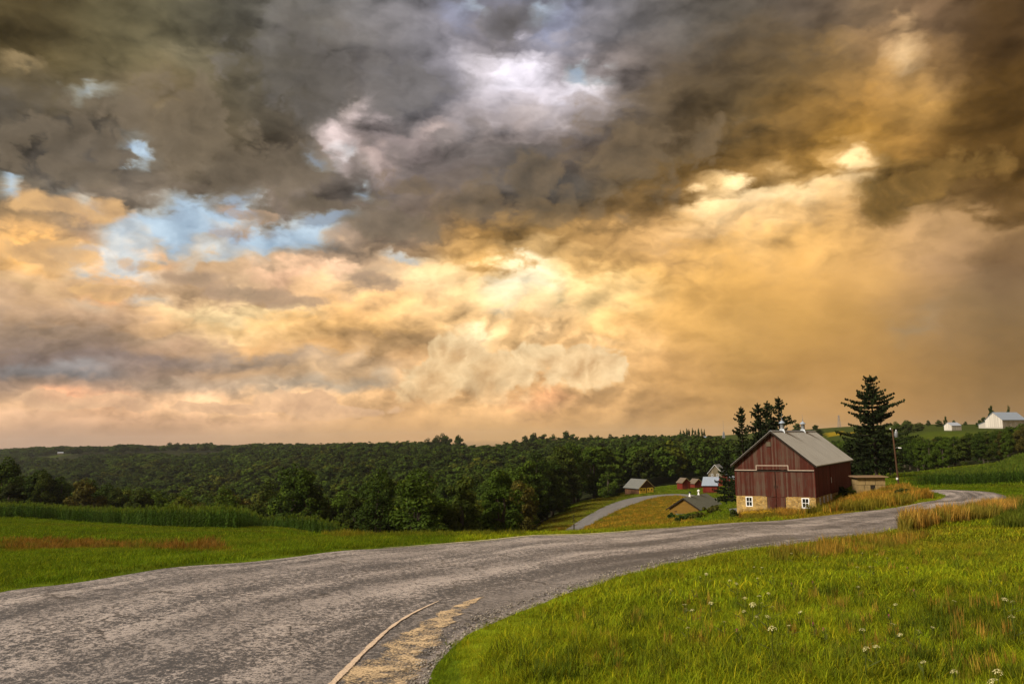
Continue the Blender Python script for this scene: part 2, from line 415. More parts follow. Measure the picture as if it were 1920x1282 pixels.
# ------------------------------------------------------------------ terrain
# ground seen in the photograph: pixel and the distance (m along +Y) it is judged to lie at
SEEN = [
 (1920,1282,5.4),(1400,1282,5.5),(1000,1282,6.5),(1300,1150,9.4),(1650,1150,8.8),(1300,1100,12),(1600,1100,11),(1900,1100,10.5),
 (1600,1040,17.5),(1900,1050,16),(1600,1005,28),(1900,1000,29),(1780,985,36),(1900,965,46),
 (820,1282,7.6),(900,1180,10.1),(1000,1135,12),(1200,1070,15.8),(1300,1043,19),(1500,1019,23.5),(1700,990,33),
 (0,1110,12.5),(320,1067,15.2),(640,1035,18.4),(1000,1008,22.9),(1380,982,31.8),(1600,962,43),(1740,942,59),(1773,930,76),(1743,920,90),
 (1800,919,90),(1892,934,74),(1850,950,62),(0,1282,7.6),(400,1282,7.6),(400,1160,10.6),
 (0,1085,14.8),(0,1060,19.5),(200,1030,31),(0,1000,56),(0,968,128),(400,991,104),(560,994,90),(200,1000,62),(400,1010,42),(640,1014,26),(640,1003,36),
 (800,1003,27),(900,1004,27),(1000,1001,28),(1200,990,32),(1300,983.5,36),(1400,977,40),
 (1060,998,158),(1250,974,132),(1150,984,142),(1250,968,150),(1340,960,135),(1150,945,225),(1198,926,270),(1285,917,272),(1370,915,275),(1330,935,228),
 (1020,985,167),(1100,941,235),(1600,955,60),(1650,945,76),(1630,922,103),(1685,911,115),(1700,925,92),(1720,909,120),(1800,908,114),(1920,905,107),
 (1784,807,430),(1850,803,470),(1740,814,400),(1920,805,440),(1700,800,620),(1560,802,900),(1560,812,650),(1640,806,640),
 (320,842,1600),(110,853,1450),
]
# ground hidden behind something: pixel column, distance, height below the eye
HID = [
 (800,60,-9),(900,60,-8.6),(1000,60,-8.4),(1060,100,-13.6),(950,100,-14.5),(1200,62,-7.9),(1300,72,-8.7),(1200,100,-12.2),(700,60,-8.0),(850,120,-20),
 (0,160,-14.5),(0,220,-24),(350,140,-15),(350,200,-28),(560,120,-14.5),(700,110,-16),(560,170,-26),
 (0,400,-50),(0,700,-55),(0,1000,-45),(350,300,-40),(350,500,-46),(350,750,-40),(700,200,-31),(700,400,-38),(700,650,-30),(900,180,-28),(900,400,-34),
 (1050,300,-25),(1050,500,-28),(1200,340,-20),(1250,500,-20),(1400,320,-17),(1400,500,-17),(1500,250,-13),(1600,200,-11),(1500,160,-10),(1400,160,-12),
 (350,1100,-24),(700,950,-17),(900,950,-14),(1050,900,-12),(1250,820,-9),(1350,800,-8),(0,2200,-22),(700,1500,-16),(1100,1500,-9),
 (1560,350,-16),(1800,165,-7.0),(1920,180,-6.6),(1720,150,-7.6),(1800,210,-9.5),(1700,260,-11),(1850,300,-7),(1920,250,-8.5),
 (0,5000,-60),(500,5000,-60),(1000,5000,-60),(1500,5000,-50),(1920,5000,-50),(0,2900,-34),(500,2900,-34),(1000,2900,-34),(1920,1500,12),(1500,1500,8),(1920,800,6),
 (960,3,-1.72),(1920,2.5,-1.58),(0,4,-2.1),(-300,6,-2.15),
 (1548,105,-8.2),(1594,115,-7.1),(1525,94,-9.1),(1380,100.5,-9.45),
]
EDGE = [(-700, 0), (2700, 1920)]
_c = []
for px, py, y in SEEN:
    a, s = pix(px, py); _c.append((a, math.log(y), s))
for px, y, z in HID:
    a, s = pix(px, 820); _c.append((a, math.log(y), z / y))
for pe, p0 in EDGE:                      # the land goes on past the sides of the frame
    for px, py, y in SEEN:
        if abs(px - p0) < 130:
            a, s = pix(px, py); ae, _ = pix(pe, 820); _c.append((ae, math.log(y), s))
    for px, y, z in HID:
        if abs(px - p0) < 130:
            ae, _ = pix(pe, 820); _c.append((ae, math.log(y), z / y))
_c = np.array(_c)
KA, CC = 3.2, 0.10
def _ker(a, q):
    d2 = (KA * (a[:, None] - _c[None, :, 0])) ** 2 + (q[:, None] - _c[None, :, 1]) ** 2
    return np.sqrt(d2 + CC * CC)
_n = len(_c)
_A = np.zeros((_n + 3, _n + 3))
_A[:_n, :_n] = _ker(_c[:, 0], _c[:, 1]) - 0.004 * np.eye(_n)
_P = np.stack([np.ones(_n), _c[:, 0], _c[:, 1]], 1)
_A[:_n, _n:] = _P; _A[_n:, :_n] = _P.T
_W = np.linalg.solve(_A, np.concatenate([_c[:, 2], np.zeros(3)]))

def slope(a, q):
    a = np.atleast_1d(np.asarray(a, float)); q = np.atleast_1d(np.asarray(q, float))
    out = np.empty(len(a))
    for i in range(0, len(a), 20000):
        A_, Q_ = a[i:i + 20000], q[i:i + 20000]
        out[i:i + 20000] = _ker(A_, Q_) @ _W[:_n] + _W[_n] + _W[_n + 1] * A_ + _W[_n + 2] * Q_
    return out

def height(x, y):
    x = np.atleast_1d(np.asarray(x, float)); y = np.atleast_1d(np.asarray(y, float))
    yc = np.maximum(y, 2.2)
    a = np.clip(x / yc, -1.15, 1.15)
    return slope(a, np.log(yc)) * yc

def hz(x, y):
    return float(height(x, y)[0])

def hit(px, py, qmax=3000.0, start=2.3):
    """where the ray of a photograph pixel first meets the ground"""
    a, s = pix(px, py)
    q = np.linspace(math.log(start), math.log(qmax), 2400)
    S = slope(np.full(len(q), a), q)
    k = np.nonzero(S >= s)[0]
    if len(k) == 0:
        return None
    k = k[0]
    if k == 0:
        y = math.exp(q[0])
    else:
        t = (s - S[k - 1]) / (S[k] - S[k - 1])
        y = math.exp(q[k - 1] + t * (q[k] - q[k - 1]))
    return Vector((a * y, y, s * y))

def in_poly(px, py, poly):
    px = np.asarray(px); py = np.asarray(py)
    ins = np.zeros(px.shape, bool)
    n = len(poly)
    for i in range(n):
        x1, y1 = poly[i]; x2, y2 = poly[(i + 1) % n]
        c = ((y1 > py) != (y2 > py)) & (px < (x2 - x1) * (py - y1) / ((y2 - y1) if y2 != y1 else 1e-9) + x1)
        ins ^= c
    return ins

def vnoise(x, y, s, seed=0):
    """smooth value noise in numpy"""
    x = np.asarray(x) / s; y = np.asarray(y) / s
    xi, yi = np.floor(x).astype(np.int64), np.floor(y).astype(np.int64)
    fx, fy = x - xi, y - yi
    fx = fx * fx * (3 - 2 * fx); fy = fy * fy * (3 - 2 * fy)
    def h(i, j):
        v = np.sin(i * 127.1 + j * 311.7 + seed * 74.7) * 43758.5453
        return v - np.floor(v)
    return (h(xi, yi) * (1 - fx) + h(xi + 1, yi) * fx) * (1 - fy) + (h(xi, yi + 1) * (1 - fx) + h(xi + 1, yi + 1) * fx) * fy

def fbm(x, y, s, seed=0, o=4):
    v, amp, tot = 0, 1.0, 0.0
    for k in range(o):
        v = v + amp * vnoise(x, y, s / 2 ** k, seed + k); tot += amp; amp *= 0.5
    return v / tot

# ------------------------------------------------------------------ helpers for objects
def props(o, label=None, cat=None, group=None, kind=None):
    if label: o['label'] = label
    if cat: o['category'] = cat
    if group: o['group'] = group
    if kind: o['kind'] = kind
    return o

def empty(name, loc=(0, 0, 0), rz=0.0):
    o = bpy.data.objects.new(name, None)
    o.empty_display_size = 0.3
    o.location = loc
    o.rotation_euler = (0, 0, rz)
    COL.objects.link(o)
    return o

class MB:
    """collects faces, builds ONE mesh object"""
    def __init__(self):
        self.v, self.f = [], []
    def quad(self, *p):
        i = len(self.v); self.v += [tuple(q) for q in p]; self.f.append(tuple(range(i, i + len(p))))
        return self
    def box(self, x0, x1, y0, y1, z0, z1):
        return self.hexa([(x0, y0, z0), (x1, y0, z0), (x1, y1, z0), (x0, y1, z0), (x0, y0, z1), (x1, y0, z1), (x1, y1, z1), (x0, y1, z1)])
    def hexa(self, p):
        i = len(self.v); self.v += [tuple(q) for q in p]
        for f in ((3, 2, 1, 0), (4, 5, 6, 7), (0, 1, 5, 4), (1, 2, 6, 5), (2, 3, 7, 6), (3, 0, 4, 7)):
            self.f.append(tuple(i + k for k in f))
        return self
    def prism(self, poly, d):
        """poly: list of 3d points, d: offset vector"""
        n = len(poly); i = len(self.v); d = Vector(d)
        self.v += [tuple(q) for q in poly] + [tuple(Vector(q) + d) for q in poly]
        self.f.append(tuple(range(i, i + n))[::-1]); self.f.append(tuple(range(i + n, i + 2 * n)))
        for k in range(n):
            m = (k + 1) % n
            self.f.append((i + k, i + m, i + n + m, i + n + k))
        return self
    def tube(self, pts, radii, n=8, cap=True):
        pts = [Vector(p) for p in pts]
        base = len(self.v)
        for k, p in enumerate(pts):
            t = (pts[min(k + 1, len(pts) - 1)] - pts[max(k - 1, 0)]).normalized()
            s = t.cross(Vector((0.31, 0.17, 0.93) if abs(t.z) < 0.9 else (1, 0.1, 0))).normalized()
            w = t.cross(s)
            r = radii[k] if hasattr(radii, '__len__') else radii
            for j in range(n):
                an = 2 * math.pi * j / n
                self.v.append(tuple(p + (s * math.cos(an) + w * math.sin(an)) * r))
        for k in range(len(pts) - 1):
            for j in range(n):
                a, b_ = base + k * n + j, base + k * n + (j + 1) % n
                self.f.append((a, b_, b_ + n, a + n))
        if cap:
            self.f.append(tuple(base + j for j in range(n))[::-1])
            self.f.append(tuple(base + (len(pts) - 1) * n + j for j in range(n)))
        return self
    def lathe(self, prof, c=(0, 0, 0), n=14):
        base = len(self.v)
        for r, z in prof:
            for j in range(n):
                an = 2 * math.pi * j / n
                self.v.append((c[0] + r * math.cos(an), c[1] + r * math.sin(an), c[2] + z))
        for k in range(len(prof) - 1):
            for j in range(n):
                a, b_ = base + k * n + j, base + k * n + (j + 1) % n
                self.f.append((a, b_, b_ + n, a + n))
        self.f.append(tuple(base + j for j in range(n))[::-1])
        self.f.append(tuple(base + (len(prof) - 1) * n + j for j in range(n)))
        return self
    def mesh(self, name, mat=None, smooth=False):
        me = bpy.data.meshes.new(name)
        me.from_pydata(self.v, [], self.f)
        if mat: me.materials.append(mat)
        if smooth:
            me.polygons.foreach_set('use_smooth', [True] * len(me.polygons))
        me.update()
        return me
    def build(self, name, mat, parent=None, smooth=False):
        o = bpy.data.objects.new(name, self.mesh(name, mat, smooth))
        COL.objects.link(o)
        if parent: o.parent = parent
        return o

def np_mesh(name, verts, quads, mat=None, tris=None):
    me = bpy.data.meshes.new(name)
    verts = np.asarray(verts, np.float32)
    faces = quads if quads is not None else tris
    faces = np.asarray(faces, np.int32)
    k = faces.shape[1]
    me.vertices.add(len(verts)); me.vertices.foreach_set('co', verts.ravel())
    me.loops.add(faces.size); me.loops.foreach_set('vertex_index', faces.ravel())
    me.polygons.add(len(faces)); me.polygons.foreach_set('loop_start', np.arange(0, faces.size, k, dtype=np.int32))
    me.update(calc_edges=True)
    if mat: me.materials.append(mat)
    return me

def set_tint(me, cols):
    at_ = me.attributes.new('tint', 'FLOAT_COLOR', 'POINT')
    c = np.ones((len(cols), 4), np.float32); c[:, :3] = cols
    at_.data.foreach_set('color', c.ravel())

# ------------------------------------------------------------------ materials
def new_mat(name):
    m = bpy.data.materials.new(name)
    m.use_nodes = True
    b = NB(m.node_tree)
    p = m.node_tree.nodes['Principled BSDF']
    p.inputs['Roughness'].default_value = 0.85
    p.inputs['Specular IOR Level'].default_value = 0.2
    return m, b, p

def bump(b, p, h, strength=0.4, dist=0.02):
    bn = b.n('ShaderNodeBump')
    bn.inputs['Strength'].default_value = strength
    bn.inputs['Distance'].default_value = dist
    b.put(bn.inputs['Height'], h)
    b.put(p.inputs['Normal'], bn.outputs[0])

def ground_material():
    m, b, p = new_mat('ground')
    at_ = b.n('ShaderNodeAttribute', attribute_name='tint')
    co = b.n('ShaderNodeTexCoord').outputs['Object']
    n1 = b.noise(co, 0.35, 6, 0.6)
    n2 = b.noise(co, 9.0, 5, 0.65)
    k = b.m('ADD', b.m('MULTIPLY', n1, 0.8), b.m('MULTIPLY', n2, 0.9))
    c = b.vm('SCALE', at_.outputs['Color'], s=b.m('ADD', k, 0.15))
    b.put(p.inputs['Base Color'], c)
    p.inputs['Roughness'].default_value = 1.0
    p.inputs['Specular IOR Level'].default_value = 0.05
    bump(b, p, n2, 0.8, 0.06)
    return m

# real colours of what grows, per zone
C_MEADOW = np.array((.166, .212, .008)); C_LAWN = np.array((.092, .142, .006)); C_DRY = np.array((.26, .165, .020))
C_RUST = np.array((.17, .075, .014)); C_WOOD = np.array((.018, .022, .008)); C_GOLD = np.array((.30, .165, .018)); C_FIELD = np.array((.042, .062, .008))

P_DRY = [(1000,1004),(1090,985),(1140,966),(1185,946),(1230,932),(1262,929),(1300,932),(1262,972),(1330,978),(1200,992)]
P_DRYL = [(985,1003),(1030,975),(1090,945),(1130,930),(1165,921),(1190,926),(1150,943),(1090,975),(1050,1000)]
P_WEED = [(1390,968),(1440,962),(1530,950),(1600,940),(1650,922),(1700,915),(1745,934),(1700,945),(1600,962),(1500,972),(1400,977)]
P_RUST = [(0,1013),(110,1012),(210,1018),(330,1026),(400,1022),(440,1033),(330,1033),(180,1029),(0,1034)]
P_YEL = [(1545,811),(1600,808),(1600,815),(1545,818)]

def zone_tint(x, y, z):
    """colour of the growth at a spot of ground"""
    n = len(x)
    w = y * math.cos(PITCH) + z * math.sin(PITCH); u = -y * math.sin(PITCH) + z * math.cos(PITCH)
    w = np.maximum(w, 0.5)
    X, Y = FPX * x / w, -FPX * u / w
    px = X * math.cos(ROLL) + Y * math.sin(ROLL) + 960; py = -X * math.sin(ROLL) + Y * math.cos(ROLL) + 641
    j = fbm(x, y, 9.0, 3) ; jj = fbm(x, y, 2.2, 11)
    px = px + (j - .5) * 60 + (jj - .5) * 20
    py = py + (jj - .5) * 7 + (j - .5) * 5
    c = np.where((px > 850)[:, None] & (y < 75)[:, None], C_MEADOW, C_LAWN)
    f = np.clip((j - .42) * 3.2, 0, 1)[:, None]
    c = c * (1 - f * .35) + np.array((.14, .125, .014)) * f * .35
    c = c * (.62 + .76 * fbm(x, y, 1.1, 91, 3))[:, None]
    # drier towards the crest of the bank
    d = (np.clip((y - 14) / 12, 0, 1) * np.clip((jj - .3) * 2.2, 0, 1) * (px > 1150) * (y < 34))[:, None]
    c = c * (1 - .45 * d) + C_DRY * .8 * .45 * d
    for poly, cc, k in ((P_DRY, C_DRY, .85), (P_DRYL, np.array((.15, .135, .014)), .8), (P_RUST, C_RUST, .6), (P_WEED, C_GOLD * .8, .75), (P_YEL, np.array((.26, .19, .008)), 1.0)):
        mk = in_poly(px, py, poly) & ((y < 70) if poly is P_RUST else (y > 35))
        kk = (mk * k * np.clip(.55 + 1.1 * (jj - .3), .3, 1))[:, None]
        c = c * (1 - kk) + cc * kk
    far = np.clip((y - 300) / 150, 0, 1)[:, None]
    c = c * (1 - far) + C_FIELD * far
    yl = in_poly(px, py, P_YEL) & (y > 500)
    c[yl] = (.26, .19, .008)
    return c

# ------------------------------------------------------------------ ground sheet
def build_ground():
    aa = np.concatenate([np.linspace(-1.15, -.72, 40)[:-1], np.linspace(-.72, .72, 300), np.linspace(.72, 1.15, 40)[1:]])
    qq = np.concatenate([np.linspace(math.log(2.2), math.log(160), 380)[:-1], np.linspace(math.log(160), math.log(5600), 170)])
    A, Q = np.meshgrid(aa, qq)
    Yg = np.exp(Q); Xg = A * Yg
    Zg = slope(A.ravel(), Q.ravel()).reshape(A.shape) * Yg
    # small unevenness
    Zg += np.where(Yg < 300, (fbm(Xg, Yg, 3.5, 5, 3) - .5) * .10 * np.clip(Yg / 20, .2, 1), 0)
    onroad = road_dist_mask(Xg, Yg, RL, RR_, .1) | road_dist_mask(Xg, Yg, DL, DR, .3)
    Zg = np.where(onroad, slope(A.ravel(), Q.ravel()).reshape(A.shape) * Yg - .01, Zg)
    V = np.stack([Xg, Yg, Zg], -1).reshape(-1, 3)
    nr, nc = A.shape
    i = np.arange((nr - 1) * (nc - 1)); r, c = i // (nc - 1), i % (nc - 1)
    F = np.stack([r * nc + c, r * nc + c + 1, (r + 1) * nc + c + 1, (r + 1) * nc + c], 1)
    # the land behind the camera
    xs = np.array([-600, -60, -14, -4, 0, 4, 14, 60, 600.0]); ys = np.array([-600, -60, -12, -3, 0, 2.19])
    BX, BY = np.meshgrid(xs, ys)
    BZ = height(BX.ravel(), np.full(BX.size, 2.2)).reshape(BX.shape) - 0.03
    BZ[np.abs(BX) > 30] = -2.4
    V2 = np.stack([BX, BY, BZ], -1).reshape(-1, 3)
    nr2, nc2 = BX.shape
    i = np.arange((nr2 - 1) * (nc2 - 1)); r, c = i // (nc2 - 1), i % (nc2 - 1)
    F2 = np.stack([r * nc2 + c, r * nc2 + c + 1, (r + 1) * nc2 + c + 1, (r + 1) * nc2 + c], 1) + len(V)
    VV = np.concatenate([V, V2])
    me = np_mesh('ground', VV, np.concatenate([F, F2]), ground_material())
    t = zone_tint(VV[:, 0], VV[:, 1], VV[:, 2])
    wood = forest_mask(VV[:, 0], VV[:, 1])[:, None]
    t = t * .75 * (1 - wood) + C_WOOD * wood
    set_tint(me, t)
    me.polygons.foreach_set('use_smooth', [True] * len(me.polygons))
    o = bpy.data.objects.new('ground', me); COL.objects.link(o)
    props(o, kind='structure', label='rolling green farmland under the whole scene')
    return o

# where the wood starts, by bearing (photo column) and distance
WOOD_NEAR = [(-400, 190), (0, 185), (150, 195), (300, 190), (450, 165), (560, 140), (700, 118), (830, 112), (930, 120), (985, 150), (1030, 200), (1070, 250), (1120, 285), (1180, 305), (1260, 312), (1330, 330), (1400, 330), (1500, 300), (1620, 260), (1680, 225), (1750, 210), (1850, 235), (1950, 240), (2300, 240)]
WOOD_FAR = [(-400, 2600), (0, 2600), (250, 2600), (420, 2500), (470, 1900), (560, 1500), (820, 1150), (850, 880), (930, 880), (1000, 980), (1180, 930), (1240, 860), (1340, 820), (1400, 700), (1500, 560), (1600, 520), (1660, 420), (1740, 372), (1800, 360), (1850, 360), (1950, 355), (2300, 350)]
_aw = lambda L: (np.array([pix(p, 830)[0] for p, _ in L]), np.log(np.array([d for _, d in L])))
_WN, _WF = _aw(WOOD_NEAR), _aw(WOOD_FAR)
FIELDS = [(325, 1585, 215, 55), (110, 1440, 70, 45)]       # clearings far away: bearing px, distance, half sizes

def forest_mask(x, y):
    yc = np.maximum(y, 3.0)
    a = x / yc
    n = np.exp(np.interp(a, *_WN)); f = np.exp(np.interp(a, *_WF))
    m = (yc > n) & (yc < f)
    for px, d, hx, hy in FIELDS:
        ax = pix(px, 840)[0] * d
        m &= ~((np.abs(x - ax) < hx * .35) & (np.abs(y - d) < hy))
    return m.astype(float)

# ------------------------------------------------------------------ roads
def resample(pts, n):
    pts = np.array([tuple(p)[:2] for p in pts], float)
    for _ in range(2):                                  # round the corners
        q = [pts[0]]
        for k in range(len(pts) - 1):
            q += [pts[k] * .75 + pts[k + 1] * .25, pts[k] * .25 + pts[k + 1] * .75]
        pts = np.array(q + [pts[-1]])
    d = np.concatenate([[0], np.cumsum(np.hypot(*np.diff(pts, axis=0).T))])
    t = np.linspace(0, d[-1], n)
    return np.stack([np.interp(t, d, pts[:, 0]), np.interp(t, d, pts[:, 1])], 1)

def pair_edges(L, Rr, n):
    """match two edge lines station by station"""
    L, Rr = resample(L, 900), resample(Rr, 900)
    # walk both lines with monotone nearest matching
    mid = resample([(L[int(k)] + Rr[int(k)]) / 2 for k in np.linspace(0, 899, 40)], n)
    outL, outR = [], []
    iL = iR = 0
    tan = np.gradient(mid, axis=0)
    for p, t in zip(mid, tan):
        t = t / np.hypot(*t)
        def adv(E, i):
            j = np.arange(i, min(i + 90, len(E)))
            return j[np.argmin(np.abs((E[j] - p) @ t) + .02 * np.hypot(*(E[j] - p).T))]
        iL, iR = adv(L, iL), adv(Rr, iR)
        outL.append(L[iL]); outR.append(Rr[iR])
    sm = lambda E: np.stack([np.convolve(np.pad(E[:, k], 4, 'edge'), np.ones(9) / 9, 'valid') for k in (0, 1)], 1)
    return sm(np.array(outL)), sm(np.array(outR))

def strip(name, L, Rr, mat, lift, ncross=12, crown=0.05, kind='structure', label=None, on_road=False):
    n = len(L)
    t = np.linspace(0, 1, ncross + 1)
    X = L[:, None, 0] * (1 - t) + Rr[:, None, 0] * t
    Y = L[:, None, 1] * (1 - t) + Rr[:, None, 1] * t
    Z = height(X.ravel(), Y.ravel()).reshape(X.shape) + lift + crown * (1 - (2 * t - 1) ** 2)
    if crown > .055:                     # the shoulders run down into the ground
        Z = Z - (lift + .025) * np.abs(2 * t - 1) ** 24
    if on_road:
        Z = height(X.ravel(), Y.ravel()).reshape(X.shape) + road_surface(np.stack([X.ravel(), Y.ravel()], 1)).reshape(X.shape) + lift
    V = np.stack([X, Y, Z], -1).reshape(-1, 3)
    m = ncross + 1
    i = np.arange((n - 1) * ncross); r, c = i // ncross, i % ncross
    F = np.stack([r * m + c, r * m + c + 1, (r + 1) * m + c + 1, (r + 1) * m + c], 1)
    me = np_mesh(name, V, F, mat)
    mid = (L + Rr) / 2
    v = np.concatenate([[0], np.cumsum(np.hypot(*np.diff(mid, axis=0).T))])
    w = np.hypot(*(L - Rr).T)
    U = np.stack([np.broadcast_to((t - .5) * w[:, None], X.shape), np.broadcast_to(v[:, None], X.shape)], -1).reshape(-1, 2)
    E = np.broadcast_to(t, X.shape).reshape(-1)
    uv = me.uv_layers.new(name='along')
    li = np.empty(len(me.loops), np.int32); me.loops.foreach_get('vertex_index', li)
    uv.data.foreach_set('uv', U[li].astype(np.float32).ravel())
    ed = me.attributes.new('across', 'FLOAT', 'POINT'); ed.data.foreach_set('value', E.astype(np.float32))
    me.polygons.foreach_set('use_smooth', [True] * len(me.polygons))
    o = bpy.data.objects.new(name, me); COL.objects.link(o)
    return props(o, kind=kind, label=label)

def asphalt_material(name, base, pale, amount, worn=True):
    m, b, p = new_mat(name)
    uv = b.n('ShaderNodeUVMap', uv_map='along').outputs[0]
    co = b.n('ShaderNodeTexCoord').outputs['Object']
    ac = b.n('ShaderNodeAttribute', attribute_name='across').outputs['Fac']
    u, v, _ = b.sep(uv)
    # wheel tracks and long streaks
    st = b.noise(b.comb(b.m('MULTIPLY', u, 1.1), b.m('MULTIPLY', v, 0.07), 0.0), 1.0, 4, 0.55)
    pt = b.noise(b.comb(b.m('MULTIPLY', u, 1.5), b.m('MULTIPLY', v, 0.8), 3.0), 1.0, 7, 0.68, 0.5)
    gr = b.noise(co, 46.0, 3, 0.75)
    gx = b.noise(b.comb(b.m('MULTIPLY', u, 13.0), b.m('MULTIPLY', v, 11.0), 0.0), 1.0, 5, 0.78, 0.4)
    fine = b.noise(co, 150.0, 2, 0.6)
    k = b.m('ADD', b.m('ADD', b.m('MULTIPLY', st, 0.72), b.m('MULTIPLY', pt, 0.50)), b.m('ADD', b.m('MULTIPLY', gr, 0.85), b.m('MULTIPLY', gx, 1.25)))
    f = b.rng(k, 1.68 - amount, 1.90 - amount, 0.0, 1.0, True)
    # darker strip of newer tar along the inside edge, pale dust on the very edge
    inner = b.rng(b.m('ADD', ac, b.m('MULTIPLY', b.m('SUBTRACT', pt, .5), .18)), 0.80, 0.90, 0.0, 1.0, True)
    rim = b.rng(b.m('ADD', ac, b.m('MULTIPLY', b.m('SUBTRACT', gx, .5), .05)), 0.965, 0.985, 0.0, 1.0, True)
    if worn:
        f = b.m('MULTIPLY', f, b.m('SUBTRACT', 1.0, b.m('MULTIPLY', inner, .55)))
        f = b.m('MAXIMUM', f, b.m('MULTIPLY', rim, b.rng(gr, .35, .6)))
    if worn:
        # wheel tracks polished darker, and fine cracks
        for t0 in (.30, .62):
            tr = b.rng(b.m('ABSOLUTE', b.m('SUBTRACT', b.m('ADD', ac, b.m('MULTIPLY', b.m('SUBTRACT', st, .5), .10)), t0)), .02, .12, .30, 0.0, True)
            f = b.m('MULTIPLY', f, b.m('SUBTRACT', 1.0, tr))
        wv = b.vm('ADD', co, b.vm('SCALE', b.noise(co, 1.3, 4, .7, color=True), s=.9))
        ck = b.n('ShaderNodeTexVoronoi', feature='DISTANCE_TO_EDGE'); ck.inputs['Scale'].default_value = .42; b.put(ck.inputs['Vector'], wv)
        crack = b.m('MULTIPLY', b.rng(ck.outputs['Distance'], .004, .016, 1.0, 0.0), b.rng(pt, .46, .56))
    c = b.mix(f, base, pale)
    if worn:
        c = b.mix(b.m('MULTIPLY', crack, .85), c, (.012, .012, .014, 1))
    c = b.vm('SCALE', c, s=b.rng(fine, .3, .7, .55, 1.4))
    b.put(p.inputs['Base Color'], c)
    p.inputs['Roughness'].default_value = 0.52
    p.inputs['Specular IOR Level'].default_value = 0.5
    bump(b, p, b.m('ADD', b.m('MULTIPLY', gr, .5), fine), 0.7, 0.012)
    return m

def edge_hits(L):
    return [hit(*p) for p in L]

ROAD_L = [Vector((-11.5, -30, 0)), Vector((-11.0, -8, 0)), Vector((-10.6, 0, 0)), Vector((-9.8, 6, 0))] + edge_hits([(0,1110),(160,1088),(320,1067),(480,1050),(640,1035),(820,1020),(1000,1008),(1200,994),(1380,982),(1500,972),(1600,962),(1700,948),(1745,940),(1766,934),(1773,929.5),(1766,925),(1743,921.5)])
ROAD_R = [Vector((-2.2, -30, 0)), Vector((-1.9, -8, 0)), Vector((-1.5, 0, 0)), Vector((-1.0, 5, 0))] + edge_hits([(820,1282),(838,1245),(872,1205),(930,1166),(1000,1135),(1100,1098),(1200,1070),(1300,1046),(1400,1031),(1500,1018),(1620,1003),(1700,990),(1790,968),(1850,953),(1882,943),(1893,934),(1882,927),(1850,921),(1800,919.5),(1750,919.5)])
_e = (ROAD_L[-1] + ROAD_R[-1]) / 2
ROAD_L += [_e + Vector((-3.0, 1.5, 0)), _e + Vector((-5.0, 6, 0))]
ROAD_R += [_e + Vector((-1.0, 3.5, 0)), _e + Vector((-1.5, 7, 0))]
RL, RR_ = pair_edges(ROAD_L, ROAD_R, 420)
def ragged(E, O, amp, seed):
    n = E - O; n = n / np.hypot(*n.T)[:, None]
    return E + n * ((fbm(E[:, 0] * 1.0, E[:, 1] * 1.0, 1.4, seed, 3) - .5) * amp)[:, None]
RL, RR_ = ragged(RL, RR_, .35, 81), ragged(RR_, RL, .45, 82)
def road_surface(P):
    """height of the road's surface above the bare ground at plan points"""
    out = []
    for p in P:
        mid = (RL + RR_) / 2
        k = int(np.argmin(np.hypot(*(mid - p).T)))
        best = None
        for j in range(max(0, k - 12), min(len(RL), k + 13)):
            v = RR_[j] - RL[j]; t = np.clip((p - RL[j]) @ v / (v @ v), 0, 1); dd = np.hypot(*(RL[j] + v * t - p))
            if best is None or dd < best[0]: best = (dd, t)
        out.append(.045 + .06 * (1 - (2 * best[1] - 1) ** 2))
    return np.array(out)
DRIVE_L = [Vector((-6, 96, 0)), Vector((1.5, 125, 0))] + edge_hits([(1051,998),(1089.6,975),(1125,953.5),(1156,940),(1187.5,931.7),(1229,926.5),(1264.6,924.4),(1302,926.5),(1366.7,932)])
DRIVE_R = [Vector((-1, 94, 0)), Vector((6.5, 122, 0))] + edge_hits([(1081,997),(1108,984.8),(1135,969),(1166.7,952.5),(1200,940),(1229,931.7),(1260,928),(1291.7,930.6),(1367,934.3)])
DL, DR = pair_edges(DRIVE_L, DRIVE_R, 160)

def road_dist_mask(x, y, L, Rr, grow=0.0):
    """points lying on the road strip"""
    poly = np.concatenate([L, Rr[::-1]])
    if grow:
        n = L - Rr; n = n / np.maximum(np.hypot(*n.T)[:, None], 1e-6)
        poly = np.concatenate([L + n * grow, (Rr - n * grow)[::-1]])
    return in_poly(x, y, [tuple(p) for p in poly])

build_ground()
road_mat = asphalt_material('road_asphalt', (.044, .047, .058, 1), (.43, .395, .40, 1), 0.10)
strip('road', RL, RR_, road_mat, 0.045, 28, 0.06, label='worn grey country road with pale patches curving past the red barn')
drive_mat = asphalt_material('driveway_asphalt', (.10, .105, .12, 1), (.17, .172, .185, 1), 0.1, False)
strip('driveway', DL, DR, drive_mat, 0.05, 8, 0.04, label='smooth grey driveway winding down to the sheds')

